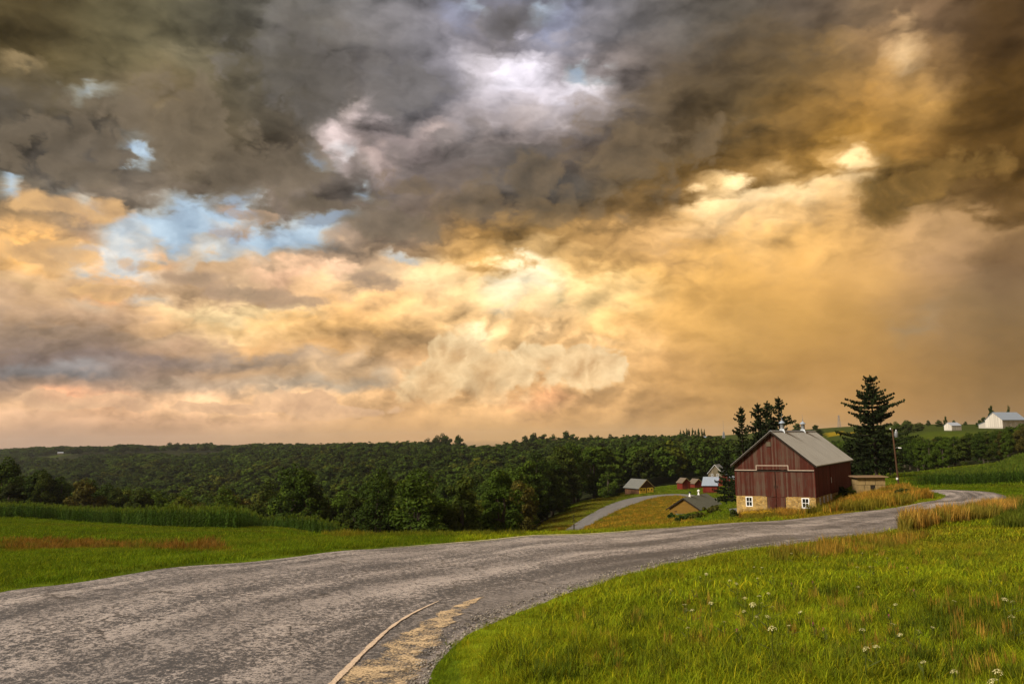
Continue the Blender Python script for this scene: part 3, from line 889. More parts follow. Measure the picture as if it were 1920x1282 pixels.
def paint_material(name, col, lo, hi):
    m, b, p = new_mat(name)
    co = b.n('ShaderNodeTexCoord').outputs['Object']
    n = b.m('ADD', b.m('MULTIPLY', b.noise(co, 3.0, 5, .7), .7), b.m('MULTIPLY', b.noise(co, 40.0, 3, .7), .6))
    ac = b.n('ShaderNodeAttribute', attribute_name='across').outputs['Fac']
    edge = b.rng(b.m('ABSOLUTE', b.m('SUBTRACT', ac, .5)), .3, .5, 0.0, .35)
    t = b.n('ShaderNodeBsdfTransparent')
    b.put(p.inputs['Base Color'], b.vm('SCALE', col[:3], s=b.rng(b.noise(co, 60., 3, .6), .3, .7, .6, 1.15)))
    mx = b.n('ShaderNodeMixShader')
    b.put(mx.inputs[0], b.rng(b.m('SUBTRACT', n, edge), lo, hi, 0.0, 1.0, True))
    b.t.links.new(t.outputs[0], mx.inputs[1]); b.t.links.new(p.outputs[0], mx.inputs[2])
    b.t.links.new(mx.outputs[0], b.t.nodes['Material Output'].inputs[0])
    return m

def line_on_road(name, pts, width, mat, lift, label, n=120, wob=0.0):
    P = resample(pts, n)
    t = np.gradient(P, axis=0); t /= np.hypot(*t.T)[:, None]
    nn = np.stack([-t[:, 1], t[:, 0]], 1)
    s = np.arange(n) * .7
    w = width * .5 * np.ones(n) if np.isscalar(width) else np.interp(np.linspace(0, 1, n), np.linspace(0, 1, len(width)), width) * .5
    w = w * (1 + wob * (vnoise(s, s * 0, 2.0, 9) - .5))
    return strip(name, P + nn * w[:, None], P - nn * w[:, None], mat, lift, 4, 0.0, label=label, on_road=True)

# follow the crown of the road when laying marks on it
def road_lift(frac):
    return 0.045 + 0.06 * (1 - (2 * frac - 1) ** 2) + 0.006

# pale old edge line along the outer side
k0, k1 = [int(np.argmin(np.hypot(*(RL - np.array(tuple(hit(*p))[:2])).T))) for p in ((700, 1030), (1330, 985))]
edge_line = [RL[k] * .955 + RR_[k] * .045 for k in range(k0, k1, 4)]
line_on_road('edge_line', edge_line, [.05, .30, .42, .38, .26, .05], paint_material('edge_paint', (.55, .47, .41), .42, .70), .010, 'thin pale edge line along the outer side of the road', 160)
inner_line = [hit(*p) for p in ((620, 1300), (660, 1258), (695, 1222), (735, 1185), (775, 1160), (822, 1138))]
line_on_road('inner_line', inner_line, [.075, .075, .07, .06, .05, .03], paint_material('inner_paint', (.60, .48, .38), .40, .66), .012, 'pale worn line curving along the inside of the bend', 90, .5)
sand_line = [hit(*p) for p in ((690, 1310), (740, 1250), (785, 1205), (830, 1168), (880, 1138), (905, 1128))]
line_on_road('sand_drift', sand_line, [.75, .8, .7, .55, .35, .1], paint_material('road_sand', (.56, .43, .28), .55, .74), .007, 'drift of pale sand beside the worn inside line', 90, .8)

# ------------------------------------------------------------------ vegetation
def scatter(name, protos, P, rotz, scale, pid, tint, label, tilt=None, cat=None):
    """ONE object of uncountable growth: clumps set on points"""
    me = bpy.data.meshes.new(name)
    me.vertices.add(len(P)); me.vertices.foreach_set('co', np.asarray(P, np.float32).ravel())
    def attr(n, t, v, key='value'):
        a = me.attributes.new(n, t, 'POINT'); a.data.foreach_set(key, np.ascontiguousarray(v).ravel())
    r = np.zeros((len(P), 3), np.float32); r[:, 2] = rotz
    if tilt is not None: r[:, :2] = tilt
    attr('rot', 'FLOAT_VECTOR', r, 'vector')
    sc = np.asarray(scale, np.float32)
    if sc.ndim == 1: sc = np.stack([sc, sc, sc], 1)
    attr('scl', 'FLOAT_VECTOR', sc.astype(np.float32), 'vector')
    attr('pid', 'INT', np.asarray(pid, np.int32))
    c = np.ones((len(P), 4), np.float32); c[:, :3] = tint
    attr('tint', 'FLOAT_COLOR', c, 'color')
    o = bpy.data.objects.new(name, me); COL.objects.link(o)
    col = bpy.data.collections.new(name + '_kinds')
    for k, pm in enumerate(protos):
        po = bpy.data.objects.new('%s_kind_%02d' % (name, k), pm); col.objects.link(po)
    ng = bpy.data.node_groups.new(name + '_spread', 'GeometryNodeTree')
    ng.interface.new_socket('Geometry', in_out='INPUT', socket_type='NodeSocketGeometry')
    ng.interface.new_socket('Geometry', in_out='OUTPUT', socket_type='NodeSocketGeometry')
    N = ng.nodes; K = ng.links
    gi, go = N.new('NodeGroupInput'), N.new('NodeGroupOutput')
    ci = N.new('GeometryNodeCollectionInfo'); ci.inputs[0].default_value = col
    ci.inputs['Separate Children'].default_value = True; ci.inputs['Reset Children'].default_value = True
    ip = N.new('GeometryNodeInstanceOnPoints')
    def na(n, t):
        q = N.new('GeometryNodeInputNamedAttribute'); q.data_type = t; q.inputs[0].default_value = n
        return q.outputs[0]
    K.new(gi.outputs[0], ip.inputs['Points']); K.new(ci.outputs[0], ip.inputs['Instance'])
    ip.inputs['Pick Instance'].default_value = True
    K.new(na('pid', 'INT'), ip.inputs['Instance Index'])
    e2r = N.new('FunctionNodeEulerToRotation'); K.new(na('rot', 'FLOAT_VECTOR'), e2r.inputs[0])
    K.new(e2r.outputs[0], ip.inputs['Rotation']); K.new(na('scl', 'FLOAT_VECTOR'), ip.inputs['Scale'])
    K.new(ip.outputs[0], go.inputs[0])
    md = o.modifiers.new('spread', 'NODES'); md.node_group = ng
    return props(o, label, cat, None, 'stuff')

def leaf_material(name, source, vary=0.5, trans=0.35, rough=0.75, attr='blade'):
    """source: 'INSTANCER' tint, 'OBJECT' colour; blade: per leaf random on the mesh"""
    m, b, p = new_mat(name)
    if source == 'INSTANCER':
        c = b.n('ShaderNodeAttribute', attribute_type='INSTANCER', attribute_name='tint').outputs['Color']
    else:
        c = b.n('ShaderNodeObjectInfo').outputs['Color']
    bl = b.n('ShaderNodeAttribute', attribute_name=attr).outputs['Fac']
    c2 = b.vm('SCALE', c, s=b.rng(bl, 0, 1, 1 - vary, 1 + vary))
    hot = b.vm('MULTIPLY', c2, (1.4, 1.05, .9))
    c2 = b.mix(b.rng(bl, .72, .95), c2, hot)
    b.put(p.inputs['Base Color'], c2)
    p.inputs['Roughness'].default_value = rough
    p.inputs['Specular IOR Level'].default_value = 0.05
    tr = b.n('ShaderNodeBsdfTranslucent'); b.put(tr.inputs[0], b.vm('MULTIPLY', c2, (1.1, 1.15, .6)))
    mx = b.n('ShaderNodeMixShader'); mx.inputs[0].default_value = trans
    b.t.links.new(p.outputs[0], mx.inputs[1]); b.t.links.new(tr.outputs[0], mx.inputs[2])
    b.t.links.new(mx.outputs[0], b.t.nodes['Material Output'].inputs[0])
    return m

def blade_mesh(name, specs, mat):
    """specs: list of (root, dir angle, length, lean, width, shade)"""
    V, F, S = [], [], []
    for (x, y), an, L, lean, w, sh in specs:
        dx, dy = math.cos(an), math.sin(an); sx, sy = -dy, dx
        pts = []
        for t in (0, .4, .75, 1.0):
            h = L * (t - .28 * lean * t * t); o = L * lean * (t * t) * .75
            pts.append((x + dx * o, y + dy * o, h, w * (1, .9, .6, .08)[(0, .4, .75, 1.0).index(t)]))
        i = len(V)
        for px_, py_, h, ww in pts:
            V += [(px_ - sx * ww / 2, py_ - sy * ww / 2, h), (px_ + sx * ww / 2, py_ + sy * ww / 2, h)]
            S += [sh, sh]
        for k in range(3):
            F.append((i + 2 * k, i + 2 * k + 1, i + 2 * k + 3, i + 2 * k + 2))
    me = np_mesh(name, V, F, mat)
    a = me.attributes.new('blade', 'FLOAT', 'POINT'); a.data.foreach_set('value', np.array(S, np.float32))
    return me

def grass_protos(mat, n, blades, rad, L, w, lean=(.2, 1.1), k=6):
    out = []
    for q in range(k):
        sp = []
        for _ in range(blades):
            r = rad * math.sqrt(rnd.random()); t = rnd.uniform(0, 6.283)
            sp.append(((r * math.cos(t), r * math.sin(t)), rnd.uniform(0, 6.283), rnd.uniform(*L) * (1.25 if rnd.random() < .1 else 1), rnd.uniform(*lean), rnd.uniform(*w), rnd.random()))
        out.append(blade_mesh('%s_clump' % n, sp, mat))
    return out

def sample_ground(y0, y1, dens, arange=(-.72, .72), seed=1):
    g = np.random.default_rng(seed)
    n = int(dens * (arange[1] - arange[0]) * (y1 * y1 - y0 * y0) / 2)
    y = np.sqrt(g.uniform(y0 * y0, y1 * y1, n)); a = g.uniform(*arange, n)
    return a * y, y, g

def px_of(x, y, z):
    w = y * math.cos(PITCH) + z * math.sin(PITCH); u = -y * math.sin(PITCH) + z * math.cos(PITCH)
    X, Y = FPX * x / w, -FPX * u / w
    return X * math.cos(ROLL) + Y * math.sin(ROLL) + 960, -X * math.sin(ROLL) + Y * math.cos(ROLL) + 641

FOOT = []          # footprints (cx, cy, radius) kept free of growth
def free(x, y, grow=-.12):
    ok = ~road_dist_mask(x, y, RL, RR_, grow) & ~road_dist_mask(x, y, DL, DR, -.1)
    for cx, cy, ux, uy, hw, hl in FOOT:
        dx, dy = x - cx, y - cy
        ok &= ~((np.abs(dx * ux + dy * uy) < hw) & (np.abs(-dx * uy + dy * ux) < hl))
    return ok

def corn_mask(x, y):
    return in_poly(x, y, CORN_L) | in_poly(x, y, CORN_R)

def wpoly(pts):
    return [tuple(hit(*p))[:2] for p in pts]
_cl = [hit(*p) for p in ((0, 971), (120, 977), (250, 984), (380, 989.5), (480, 992.5), (580, 996))]
CORN_L = [(v.x - 2, v.y + 1) for v in _cl]
_d = Vector((CORN_L[0][0] - CORN_L[2][0], CORN_L[0][1] - CORN_L[2][1])).normalized()
CORN_L = [(CORN_L[0][0] + _d.x * 60, CORN_L[0][1] + _d.y * 60)] + CORN_L + [(-14, 70), (-18, 84), (-40, 118), (-90, 150), (-170, 190)]
_cr = [hit(*p) for p in ((1697, 908.5), (1760, 909.5), (1840, 908.5), (1925, 906))]
CORN_R = [(v.x, v.y) for v in _cr] + [(110, 106), (160, 120), (150, 190), (112, 178), (84, 140), (62, 122)]

grass_mat = leaf_material('grass_blades', 'INSTANCER', .55, .35)

def grow(name, y0, y1, dens, protos, keep, hs, label, seed, arange=(-.72, .72), tmul=1.0, jit=.25, road_grow=-.12):
    x, y, g = sample_ground(y0, y1, dens, arange, seed)
    z = height(x, y)
    px, py = px_of(x, y, z)
    m = free(x, y, road_grow) & keep(x, y, px, py)
    x, y, z, px, py = x[m], y[m], z[m], px[m], py[m]
    t = zone_tint(x, y, z) * tmul
    t = t * g.uniform(1 - jit, 1 + jit, (len(x), 1)) * g.uniform(.88, 1.12, (len(x), 3))
    s = hs(x, y, px, py, g)
    return scatter(name, protos, np.stack([x, y, z - .01], 1), g.uniform(0, 6.283, len(x)), s, g.integers(0, len(protos), len(x)), t, label,
                   tilt=g.normal(0, .10, (len(x), 2)))

def right_bank(x, y):
    return in_poly(x, y, [tuple(p) for p in RR_[:300]] + [(90, 75), (120, 30), (60, -5), (0, -5)])

def build_grass():
    near = grass_protos(grass_mat, 'near_grass', 56, .14, (.04, .145), (.0024, .0052), (.3, 2.1))
    mid = grass_protos(grass_mat, 'mid_grass', 44, .22, (.04, .14), (.005, .010), (.3, 1.9))
    far = grass_protos(grass_mat, 'far_grass', 30, .55, (.10, .26), (.02, .04), (.2, 1.4))
    def hs(lo, hi):
        def f(x, y, px, py, g):
            k = .75 + .6 * fbm(x, y, 1.6, 21)
            edge = road_dist_mask(x, y, RL, RR_, .55)
            return g.uniform(lo, hi, len(x)) * k * np.where(edge, .55, 1.0)
        return f
    rb = lambda x, y, px, py: right_bank(x, y)
    nrb = lambda x, y, px, py: ~right_bank(x, y) & ~corn_mask(x, y) & (forest_mask(x, y) < .5)
    all_ = lambda x, y, px, py: ~corn_mask(x, y) & (forest_mask(x, y) < .5)
    grow('meadow_grass', 3.2, 9.5, 150, near, rb, hs(.6, 1.05), 'long yellow-green meadow grass on the bank beside the road bend', 1, (-.5, 1.1))
    grow('bank_grass', 9.5, 22, 62, mid, rb, hs(.6, 1.1), 'shorter green grass further up the roadside bank', 2, (-.72, 1.0))
    grow('verge_grass', 9.0, 34, 34, mid, nrb, hs(.6, 1.1), 'bright green mown grass on the outer verge of the road', 3)
    grow('crest_grass', 22, 70, 11, far, rb, hs(.45, .8), 'grass on the far crest of the roadside bank', 4, (-.72, .9))
    grow('field_grass', 34, 100, 5.0, far, nrb, hs(.5, .85), 'green hay field grass between the road and the corn', 5)
    grow('slope_grass', 100, 300, .9, far, all_, hs(1.0, 1.6), 'rough yellowing grass on the slope around the driveway', 6)

def build_tall_grass():
    # slender golden stalks with seed heads
    def stalks(n, L, w, rad):
        out = []
        for q in range(5):
            sp = []
            for _ in range(n):
                r = rad * math.sqrt(rnd.random()); t = rnd.uniform(0, 6.283)
                ln = rnd.uniform(*L)
                sp.append(((r * math.cos(t), r * math.sin(t)), rnd.uniform(0, 6.283), ln, rnd.uniform(.1, .55), rnd.uniform(*w), rnd.random()))
                if rnd.random() < .5:     # seed head
                    sp.append(((r * math.cos(t) + .02, r * math.sin(t)), rnd.uniform(0, 6.283), ln * 1.05, .25, w[1] * 1.3, .9))
            out.append(blade_mesh('tall_grass_clump', sp, grass_mat))
        return out
    tall = stalks(22, (.5, .95), (.008, .018), .25)
    g = np.random.default_rng(31)
    def patch(name, poly, n, label, col, s, ymin=0, ymax=999, width=1.0):
        P, T, S = [], [], []
        xs = [p[0] for p in poly]; ys = [p[1] for p in poly]
        tries = 0
        while len(P) < n and tries < n * 6:
            tries += 1
            p = (g.uniform(min(xs), max(xs)), g.uniform(min(ys), max(ys)))
            if not in_poly(np.array([p[0]]), np.array([p[1]]), poly)[0]: continue
            v = hit_fast(*p)
            if v is None or not (ymin < v.y < ymax): continue
            P.append(v)
        P = np.array([tuple(v) for v in P])
        ok = free(P[:, 0], P[:, 1], .15)
        P = P[ok]
        k = fbm(P[:, 0], P[:, 1], 4.0, 51)
        T = np.array(col) * g.uniform(.65, 1.3, (len(P), 1)) * g.uniform(.9, 1.1, (len(P), 3))
        gr = (k < .50)[:, None]
        T = np.where(gr, T * .35 + np.array((.04, .06, .006)), T)
        sc = g.uniform(*s, len(P)) * (.6 + .8 * k)
        scatter(name, tall, P - np.array((0, 0, .03)), g.uniform(0, 6.28, len(P)), np.stack([sc * width, sc * width, sc], 1), g.integers(0, 5, len(P)), T, label, tilt=g.normal(0, .08, (len(P), 2)))
    patch('tall_dry_grass', [(1695,1000),(1730,990),(1790,980),(1850,975),(1905,960),(1915,940),(1880,946),(1850,955),(1790,968),(1700,991)], 900,
          'tall golden dry grass standing at the edge of the far bend', (.235, .17, .038), (.6, 1.05), 24, 76, 1.3)
    patch('tawny_grass', [(1440,1046),(1520,1030),(1640,1012),(1720,1000),(1760,1010),(1700,1030),(1560,1048),(1450,1056)], 230,
          'thin tawny grass stalks along the inner edge of the road', (.19, .145, .024), (.22, .5), 15, 45)
    patch('barn_weeds', P_WEED, 2600, 'golden and green weeds growing along the roadside wall of the barn', (.20, .14, .022), (.6, 1.1), 46, 112, 1.6)
    patch('bank_stalks', [(1010,1282),(1060,1180),(1200,1095),(1400,1050),(1700,1015),(1920,990),(1920,1282)], 200, 'thin tan seed stalks scattered through the bank grass', (.20, .15, .03), (.13, .25), 3, 30, .8)
    patch('bank_weeds', [(900,1282),(960,1180),(1200,1090),(1400,1050),(1920,1000),(1920,1282)], 700, 'darker green weed tufts scattered through the bank grass', (.055, .085, .008), (.12, .24), 3, 30, 1.6)
    patch('verge_weeds', [(600,1003),(660,998),(760,1001),(860,1003.5),(980,1002.5),(980,1005),(800,1006),(620,1008)], 420, 'ragged green and yellow weeds along the brow of the verge', (.11, .12, .012), (.14, .34), 18, 60, 1.5)
    patch('edge_weeds', [(1868,992),(1880,962),(1905,945),(1945,935),(1945,990)], 500, 'dark green weeds at the end of the tall dry grass', (.050, .075, .009), (.3, .65), 24, 70, 1.8)
    patch('rusty_grass', P_RUST, 330, 'rust brown dry grass strip across the hay field', (.13, .085, .02), (.25, .42), 18, 75, 1.6)
    patch('slope_tufts', P_DRY, 1600, 'dry yellow tufts on the slope below the driveway', (.22, .165, .02), (.35, .7), 110, 262, 2.4)

_HQ = np.linspace(math.log(2.3), math.log(700), 700)
_HC = {}
def hit_fast(px, py):
    a, s = pix(px, py)
    k = round(a * 400)
    if k not in _HC:
        _HC[k] = slope(np.full(len(_HQ), k / 400.0), _HQ)
    S = _HC[k]
    i = np.nonzero(S >= s)[0]
    if len(i) == 0 or i[0] == 0: return None
    i = i[0]
    t = (s - S[i - 1]) / (S[i] - S[i - 1])
    y = math.exp(_HQ[i - 1] + t * (_HQ[i] - _HQ[i - 1]))
    return Vector((a * y, y, hz(a * y, y)))

def build_gravel():
    # crumbs of stone along the inner edge of the road
    g = np.random.default_rng(9)
    m, b, p = new_mat('gravel_stone')
    b.put(p.inputs['Base Color'], b.n('ShaderNodeAttribute', attribute_type='INSTANCER', attribute_name='tint').outputs['Color'])
    protos = []
    for k in range(4):
        bm = bmesh.new(); bmesh.ops.create_icosphere(bm, subdivisions=1, radius=1.0)
        for v in bm.verts: v.co = Vector((v.co.x * rnd.uniform(.7, 1.2), v.co.y * rnd.uniform(.7, 1.2), v.co.z * rnd.uniform(.4, .8)))
        me = bpy.data.meshes.new('pebble'); bm.to_mesh(me); bm.free(); me.materials.append(m); protos.append(me)
    k = g.integers(20, 230, 6000)
    off = np.abs(g.normal(0, .20, 6000)) * np.where(g.random(6000) < .9, 1, -.3)
    n = RR_[k] - RL[k]; n = n / np.hypot(*n.T)[:, None]
    tn = RR_[np.minimum(k + 1, len(RR_) - 1)] - RR_[k]
    P = RR_[k] - n * (np.abs(off) + .03)[:, None] + tn * g.uniform(0, 1, (6000, 1))
    z = height(P[:, 0], P[:, 1]) + np.where(off > .1, .055, .02)
    T = np.array((.22, .20, .18)) * g.uniform(.4, 1.4, (6000, 1))
    scatter('roadside_gravel', protos, np.stack([P[:, 0], P[:, 1], z], 1), g.uniform(0, 6.28, 6000), g.uniform(.006, .020, 6000), g.integers(0, 4, 6000), T, 'loose pale gravel along the inner edge of the road')

def build_corn():
    mat = leaf_material('corn_leaves', 'INSTANCER', .55, .3)
    protos = []
    for q in range(5):
        V, F, S = [], [], []
        def ribbon(pts, ws, sh, side):
            i = len(V)
            for p, w in zip(pts, ws):
                V.extend([tuple(p - side * w / 2), tuple(p + side * w / 2)]); S.extend([sh, sh])
            for k in range(len(pts) - 1):
                F.append((i + 2 * k, i + 2 * k + 1, i + 2 * k + 3, i + 2 * k + 2))
        H = rnd.uniform(1.75, 2.0)
        for an in (0, math.pi / 2):
            ribbon([Vector((0, 0, 0)), Vector((0, 0, H * .9))], [.035, .025], .2, Vector((math.cos(an), math.sin(an), 0)))
        ph = rnd.uniform(0, 6.28)
        for k in range(11):
            z = H * (.12 + .075 * k); an = ph + (k % 2) * math.pi + rnd.uniform(-.4, .4)
            L = rnd.uniform(.55, .8) * (1 - .25 * abs(k - 5) / 5)
            d = Vector((math.cos(an), math.sin(an), 0)); sd = Vector((-d.y, d.x, .15))
            dr = rnd.uniform(.15, .5)
            pts = [Vector((0, 0, z)) + d * L * t + Vector((0, 0, L * (.75 * t - (.75 + dr) * t * t))) for t in (0, .3, .6, 1)]
            ribbon(pts, [.05, .09, .075, .01], rnd.uniform(0, .7), sd)
        for k in range(7):               # tassel
            an = rnd.uniform(0, 6.28); d = Vector((math.cos(an), math.sin(an), 0))
            ribbon([Vector((0, 0, H * .9)), Vector((0, 0, H * 1.02)) + d * rnd.uniform(.02, .10), Vector((0, 0, H * rnd.uniform(1.05, 1.14))) + d * rnd.uniform(.06, .2)], [.03, .028, .02], 1.0, Vector((-d.y, d.x, 0)))
        me = np_mesh('corn_plant', V, F, mat)
        a = me.attributes.new('blade', 'FLOAT', 'POINT'); a.data.foreach_set('value', np.array(S, np.float32))
        protos.append(me)
    g = np.random.default_rng(5)
    def field(name, poly, base, label, hscale, dx=.32, dr=.8):
        p0, p1 = np.array(poly[0]), np.array(poly[min(4, len(poly) - 1)])
        t = (p1 - p0) / np.hypot(*(p1 - p0)); n = np.array((-t[1], t[0]))
        P = np.array(poly); u = (P - p0) @ t; v = (P - p0) @ n
        U, Vv = np.meshgrid(np.arange(u.min(), u.max(), dx), np.arange(v.min(), v.max(), dr))
        U = U.ravel() + g.normal(0, .06, U.size); Vv = Vv.ravel() + g.normal(0, .05, Vv.size)
        xy = p0 + U[:, None] * t + Vv[:, None] * n
        m = in_poly(xy[:, 0], xy[:, 1], poly) & (np.abs(xy[:, 0] / xy[:, 1]) < .78)
        xy = xy[m]
        z = height(xy[:, 0], xy[:, 1])
        # far inside the stand only the tops show: thin it there
        T = np.array((.045, .085, .012)) * g.uniform(.7, 1.3, (len(xy), 1)) * g.uniform(.9, 1.1, (len(xy), 3))
        s = hscale * g.uniform(.78, 1.10, len(xy)) * (.84 + .30 * fbm(xy[:, 0], xy[:, 1], 7, 8))
        scatter(name, protos, np.stack([xy[:, 0], xy[:, 1], z - .02], 1), g.uniform(0, 6.28, len(xy)), s, g.integers(0, 5, len(xy)), T, label)
        return len(xy)
    print('corn', field('cornfield', CORN_L, 0, 'tall green corn standing in rows beyond the hay field', 1.0),
          field('cornfield', CORN_R, 0, 'green corn with brown tassels on the rise behind the utility pole', .92))

# ------------------------------------------------------------------ trees
bark_m, _b, _p = new_mat('tree_bark')
_co = _b.n('ShaderNodeTexCoord').outputs['Object']
_bn = _b.noise(_co, 3.0, 6, .7)
_b.put(_p.inputs['Base Color'], _b.mix(_bn, (.028, .022, .015, 1), (.075, .060, .044, 1)))
bump(_b, _p, _bn, .8, .05)
dark_bark, _b, _p = new_mat('spruce_bark')
_b.put(_p.inputs['Base Color'], _b.mix(_b.noise(_b.n('ShaderNodeTexCoord').outputs['Object'], 4.0, 5, .7), (.014, .011, .008, 1), (.04, .03, .022, 1)))
leaf_obj = leaf_material('tree_leaves', 'OBJECT', .5, .25, .7)
leaf_ins = leaf_material('wood_leaves', 'INSTANCER', .16, .2, .8)
needle_m = leaf_material('spruce_needles', 'OBJECT', .45, .08, .8)

def leaf_cloud(name, centers, radii, per, size, mat, g, up=.35):
    """many small leaf sprays over puffs"""
    N = sum(per)
    c = np.repeat(np.array(centers), per, 0); r = np.repeat(np.array(radii), per)
    d = g.normal(0, 1, (N, 3)); d /= np.linalg.norm(d, axis=1)[:, None]
    rr = r * g.uniform(.55, 1.08, N) ** .6
    P = c + d * rr[:, None] * np.array((1, 1, .78))
    nrm = d + g.normal(0, .45, (N, 3)) + np.array((0, 0, up)); nrm /= np.linalg.norm(nrm, axis=1)[:, None]
    ref = g.normal(0, 1, (N, 3))
    s = np.cross(nrm, ref); s /= np.linalg.norm(s, axis=1)[:, None]
    t = np.cross(nrm, s)
    sz = size * g.uniform(.6, 1.3, N)[:, None]
    V = np.stack([P - s * sz * .5, P + t * sz * .62 + s * sz * .1, P + s * sz * .55, P - t * sz * .6], 1).reshape(-1, 3)
    F = np.arange(4 * N).reshape(-1, 4)
    me = np_mesh(name, V, F, mat)
    sh = np.clip(g.uniform(0, 1, N) * .75 + np.repeat(g.uniform(-.1, .25, len(per)), per), 0, 1)
    a = me.attributes.new('blade', 'FLOAT', 'POINT'); a.data.foreach_set('value', np.repeat(sh, 4).astype(np.float32))
    return me

def broadleaf(seed, H, W, base, puffs, per, size, mat, name='crown', shape=0):
    """returns (trunk MB, crown mesh): crown spans base..H"""
    g = np.random.default_rng(seed); rr = random.Random(seed)
    C, RD = [], []
    hc = (H + base) / 2; hh = (H - base) / 2
    for _ in range(puffs):
        while True:
            p = g.uniform(-1, 1, 3); q = np.linalg.norm(p)
            if .45 < q < 1: break
        taper = 1 - .38 * max(0, p[2]) if shape == 0 else (1 - .5 * p[2])
        r = W * .5 * g.uniform(.20, .34)
        C.append((p[0] * (W / 2 - r * .6) * taper, p[1] * (W / 2 - r * .6) * taper, hc + p[2] * (hh - r * .5)))
        RD.append(r)
    me = leaf_cloud(name, C, RD, [int(per * g.uniform(.7, 1.3)) for _ in C], size, mat, g)
    t = MB()
    th = H * .022 + .06
    top = base + (H - base) * .55
    t.tube([(0, 0, -1.5), (0, 0, 0), (rr.uniform(-.2, .2), rr.uniform(-.2, .2), base * .7), (rr.uniform(-.5, .5), rr.uniform(-.5, .5), top), (0, 0, H * .88)], [th * 1.5, th * 1.25, th, th * .6, th * .15], 7)
    for k in range(6):
        c = C[rr.randrange(len(C))]
        z0 = rr.uniform(base * .55, top)
        t.tube([(0, 0, z0), (c[0] * .5, c[1] * .5, z0 + (c[2] - z0) * .6), c], [th * .5, th * .3, th * .1], 5)
    return t, me

TREE_SETS = []
for s in range(7):
    rr = random.Random(100 + s)
    H = rr.uniform(16, 21); W = rr.uniform(8.5, 12.5)
    t, me = broadleaf(100 + s, H, W, H * rr.uniform(.03, .12), 52, 190, .40, leaf_obj)
    TREE_SETS.append((t.mesh('trunk', bark_m), me, H, W))

GREENS = {'dark green': (.024, .042, .006), 'deep olive': (.030, .043, .006), 'mid green': (.033, .056, .006), 'yellowing': (.052, .064, .007), 'rusty': (.050, .046, .009), 'fresh green': (.042, .070, .007)}

def put_tree(name, x, y, s, kind, label, group=None, which=None, z=None, squash=1.0, rz=None, color=None):
    tm, cm, H, W = TREE_SETS[which if which is not None else rnd.randrange(len(TREE_SETS))]
    root = bpy.data.objects.new(name, None); COL.objects.link(root)
    root.location = (x, y, hz(x, y) if z is None else z)
    root.rotation_euler = (0, 0, rnd.uniform(0, 6.28) if rz is None else rz)
    root.scale = (s * squash, s * squash, s)
    for nm, me in (('trunk', tm), ('crown', cm)):
        o = bpy.data.objects.new(nm, me); COL.objects.link(o); o.parent = root
        if nm == 'crown':
            c = np.array(color if color is not None else GREENS[kind]) * rnd.uniform(.95, 1.5)
            o.color = (*c, 1)
    return props(root, label, 'tree', group)

CAPS = [(-400,846),(0,846),(60,852),(95,858),(135,858),(170,848),(250,848),(400,848),(450,835),(480,829),(560,828),(700,827),(790,825),(840,826),(858,831),(935,831),(965,823),(1050,817),(1130,818),(1200,812),(1300,811),(1350,816),(1400,824),(1480,828),(1540,823),(1620,822),(1650,816),(1690,815),(1740,817),(1770,814),(1800,812),(1850,806),(1880,801),(1905,794),(1960,790),(2400,790)]

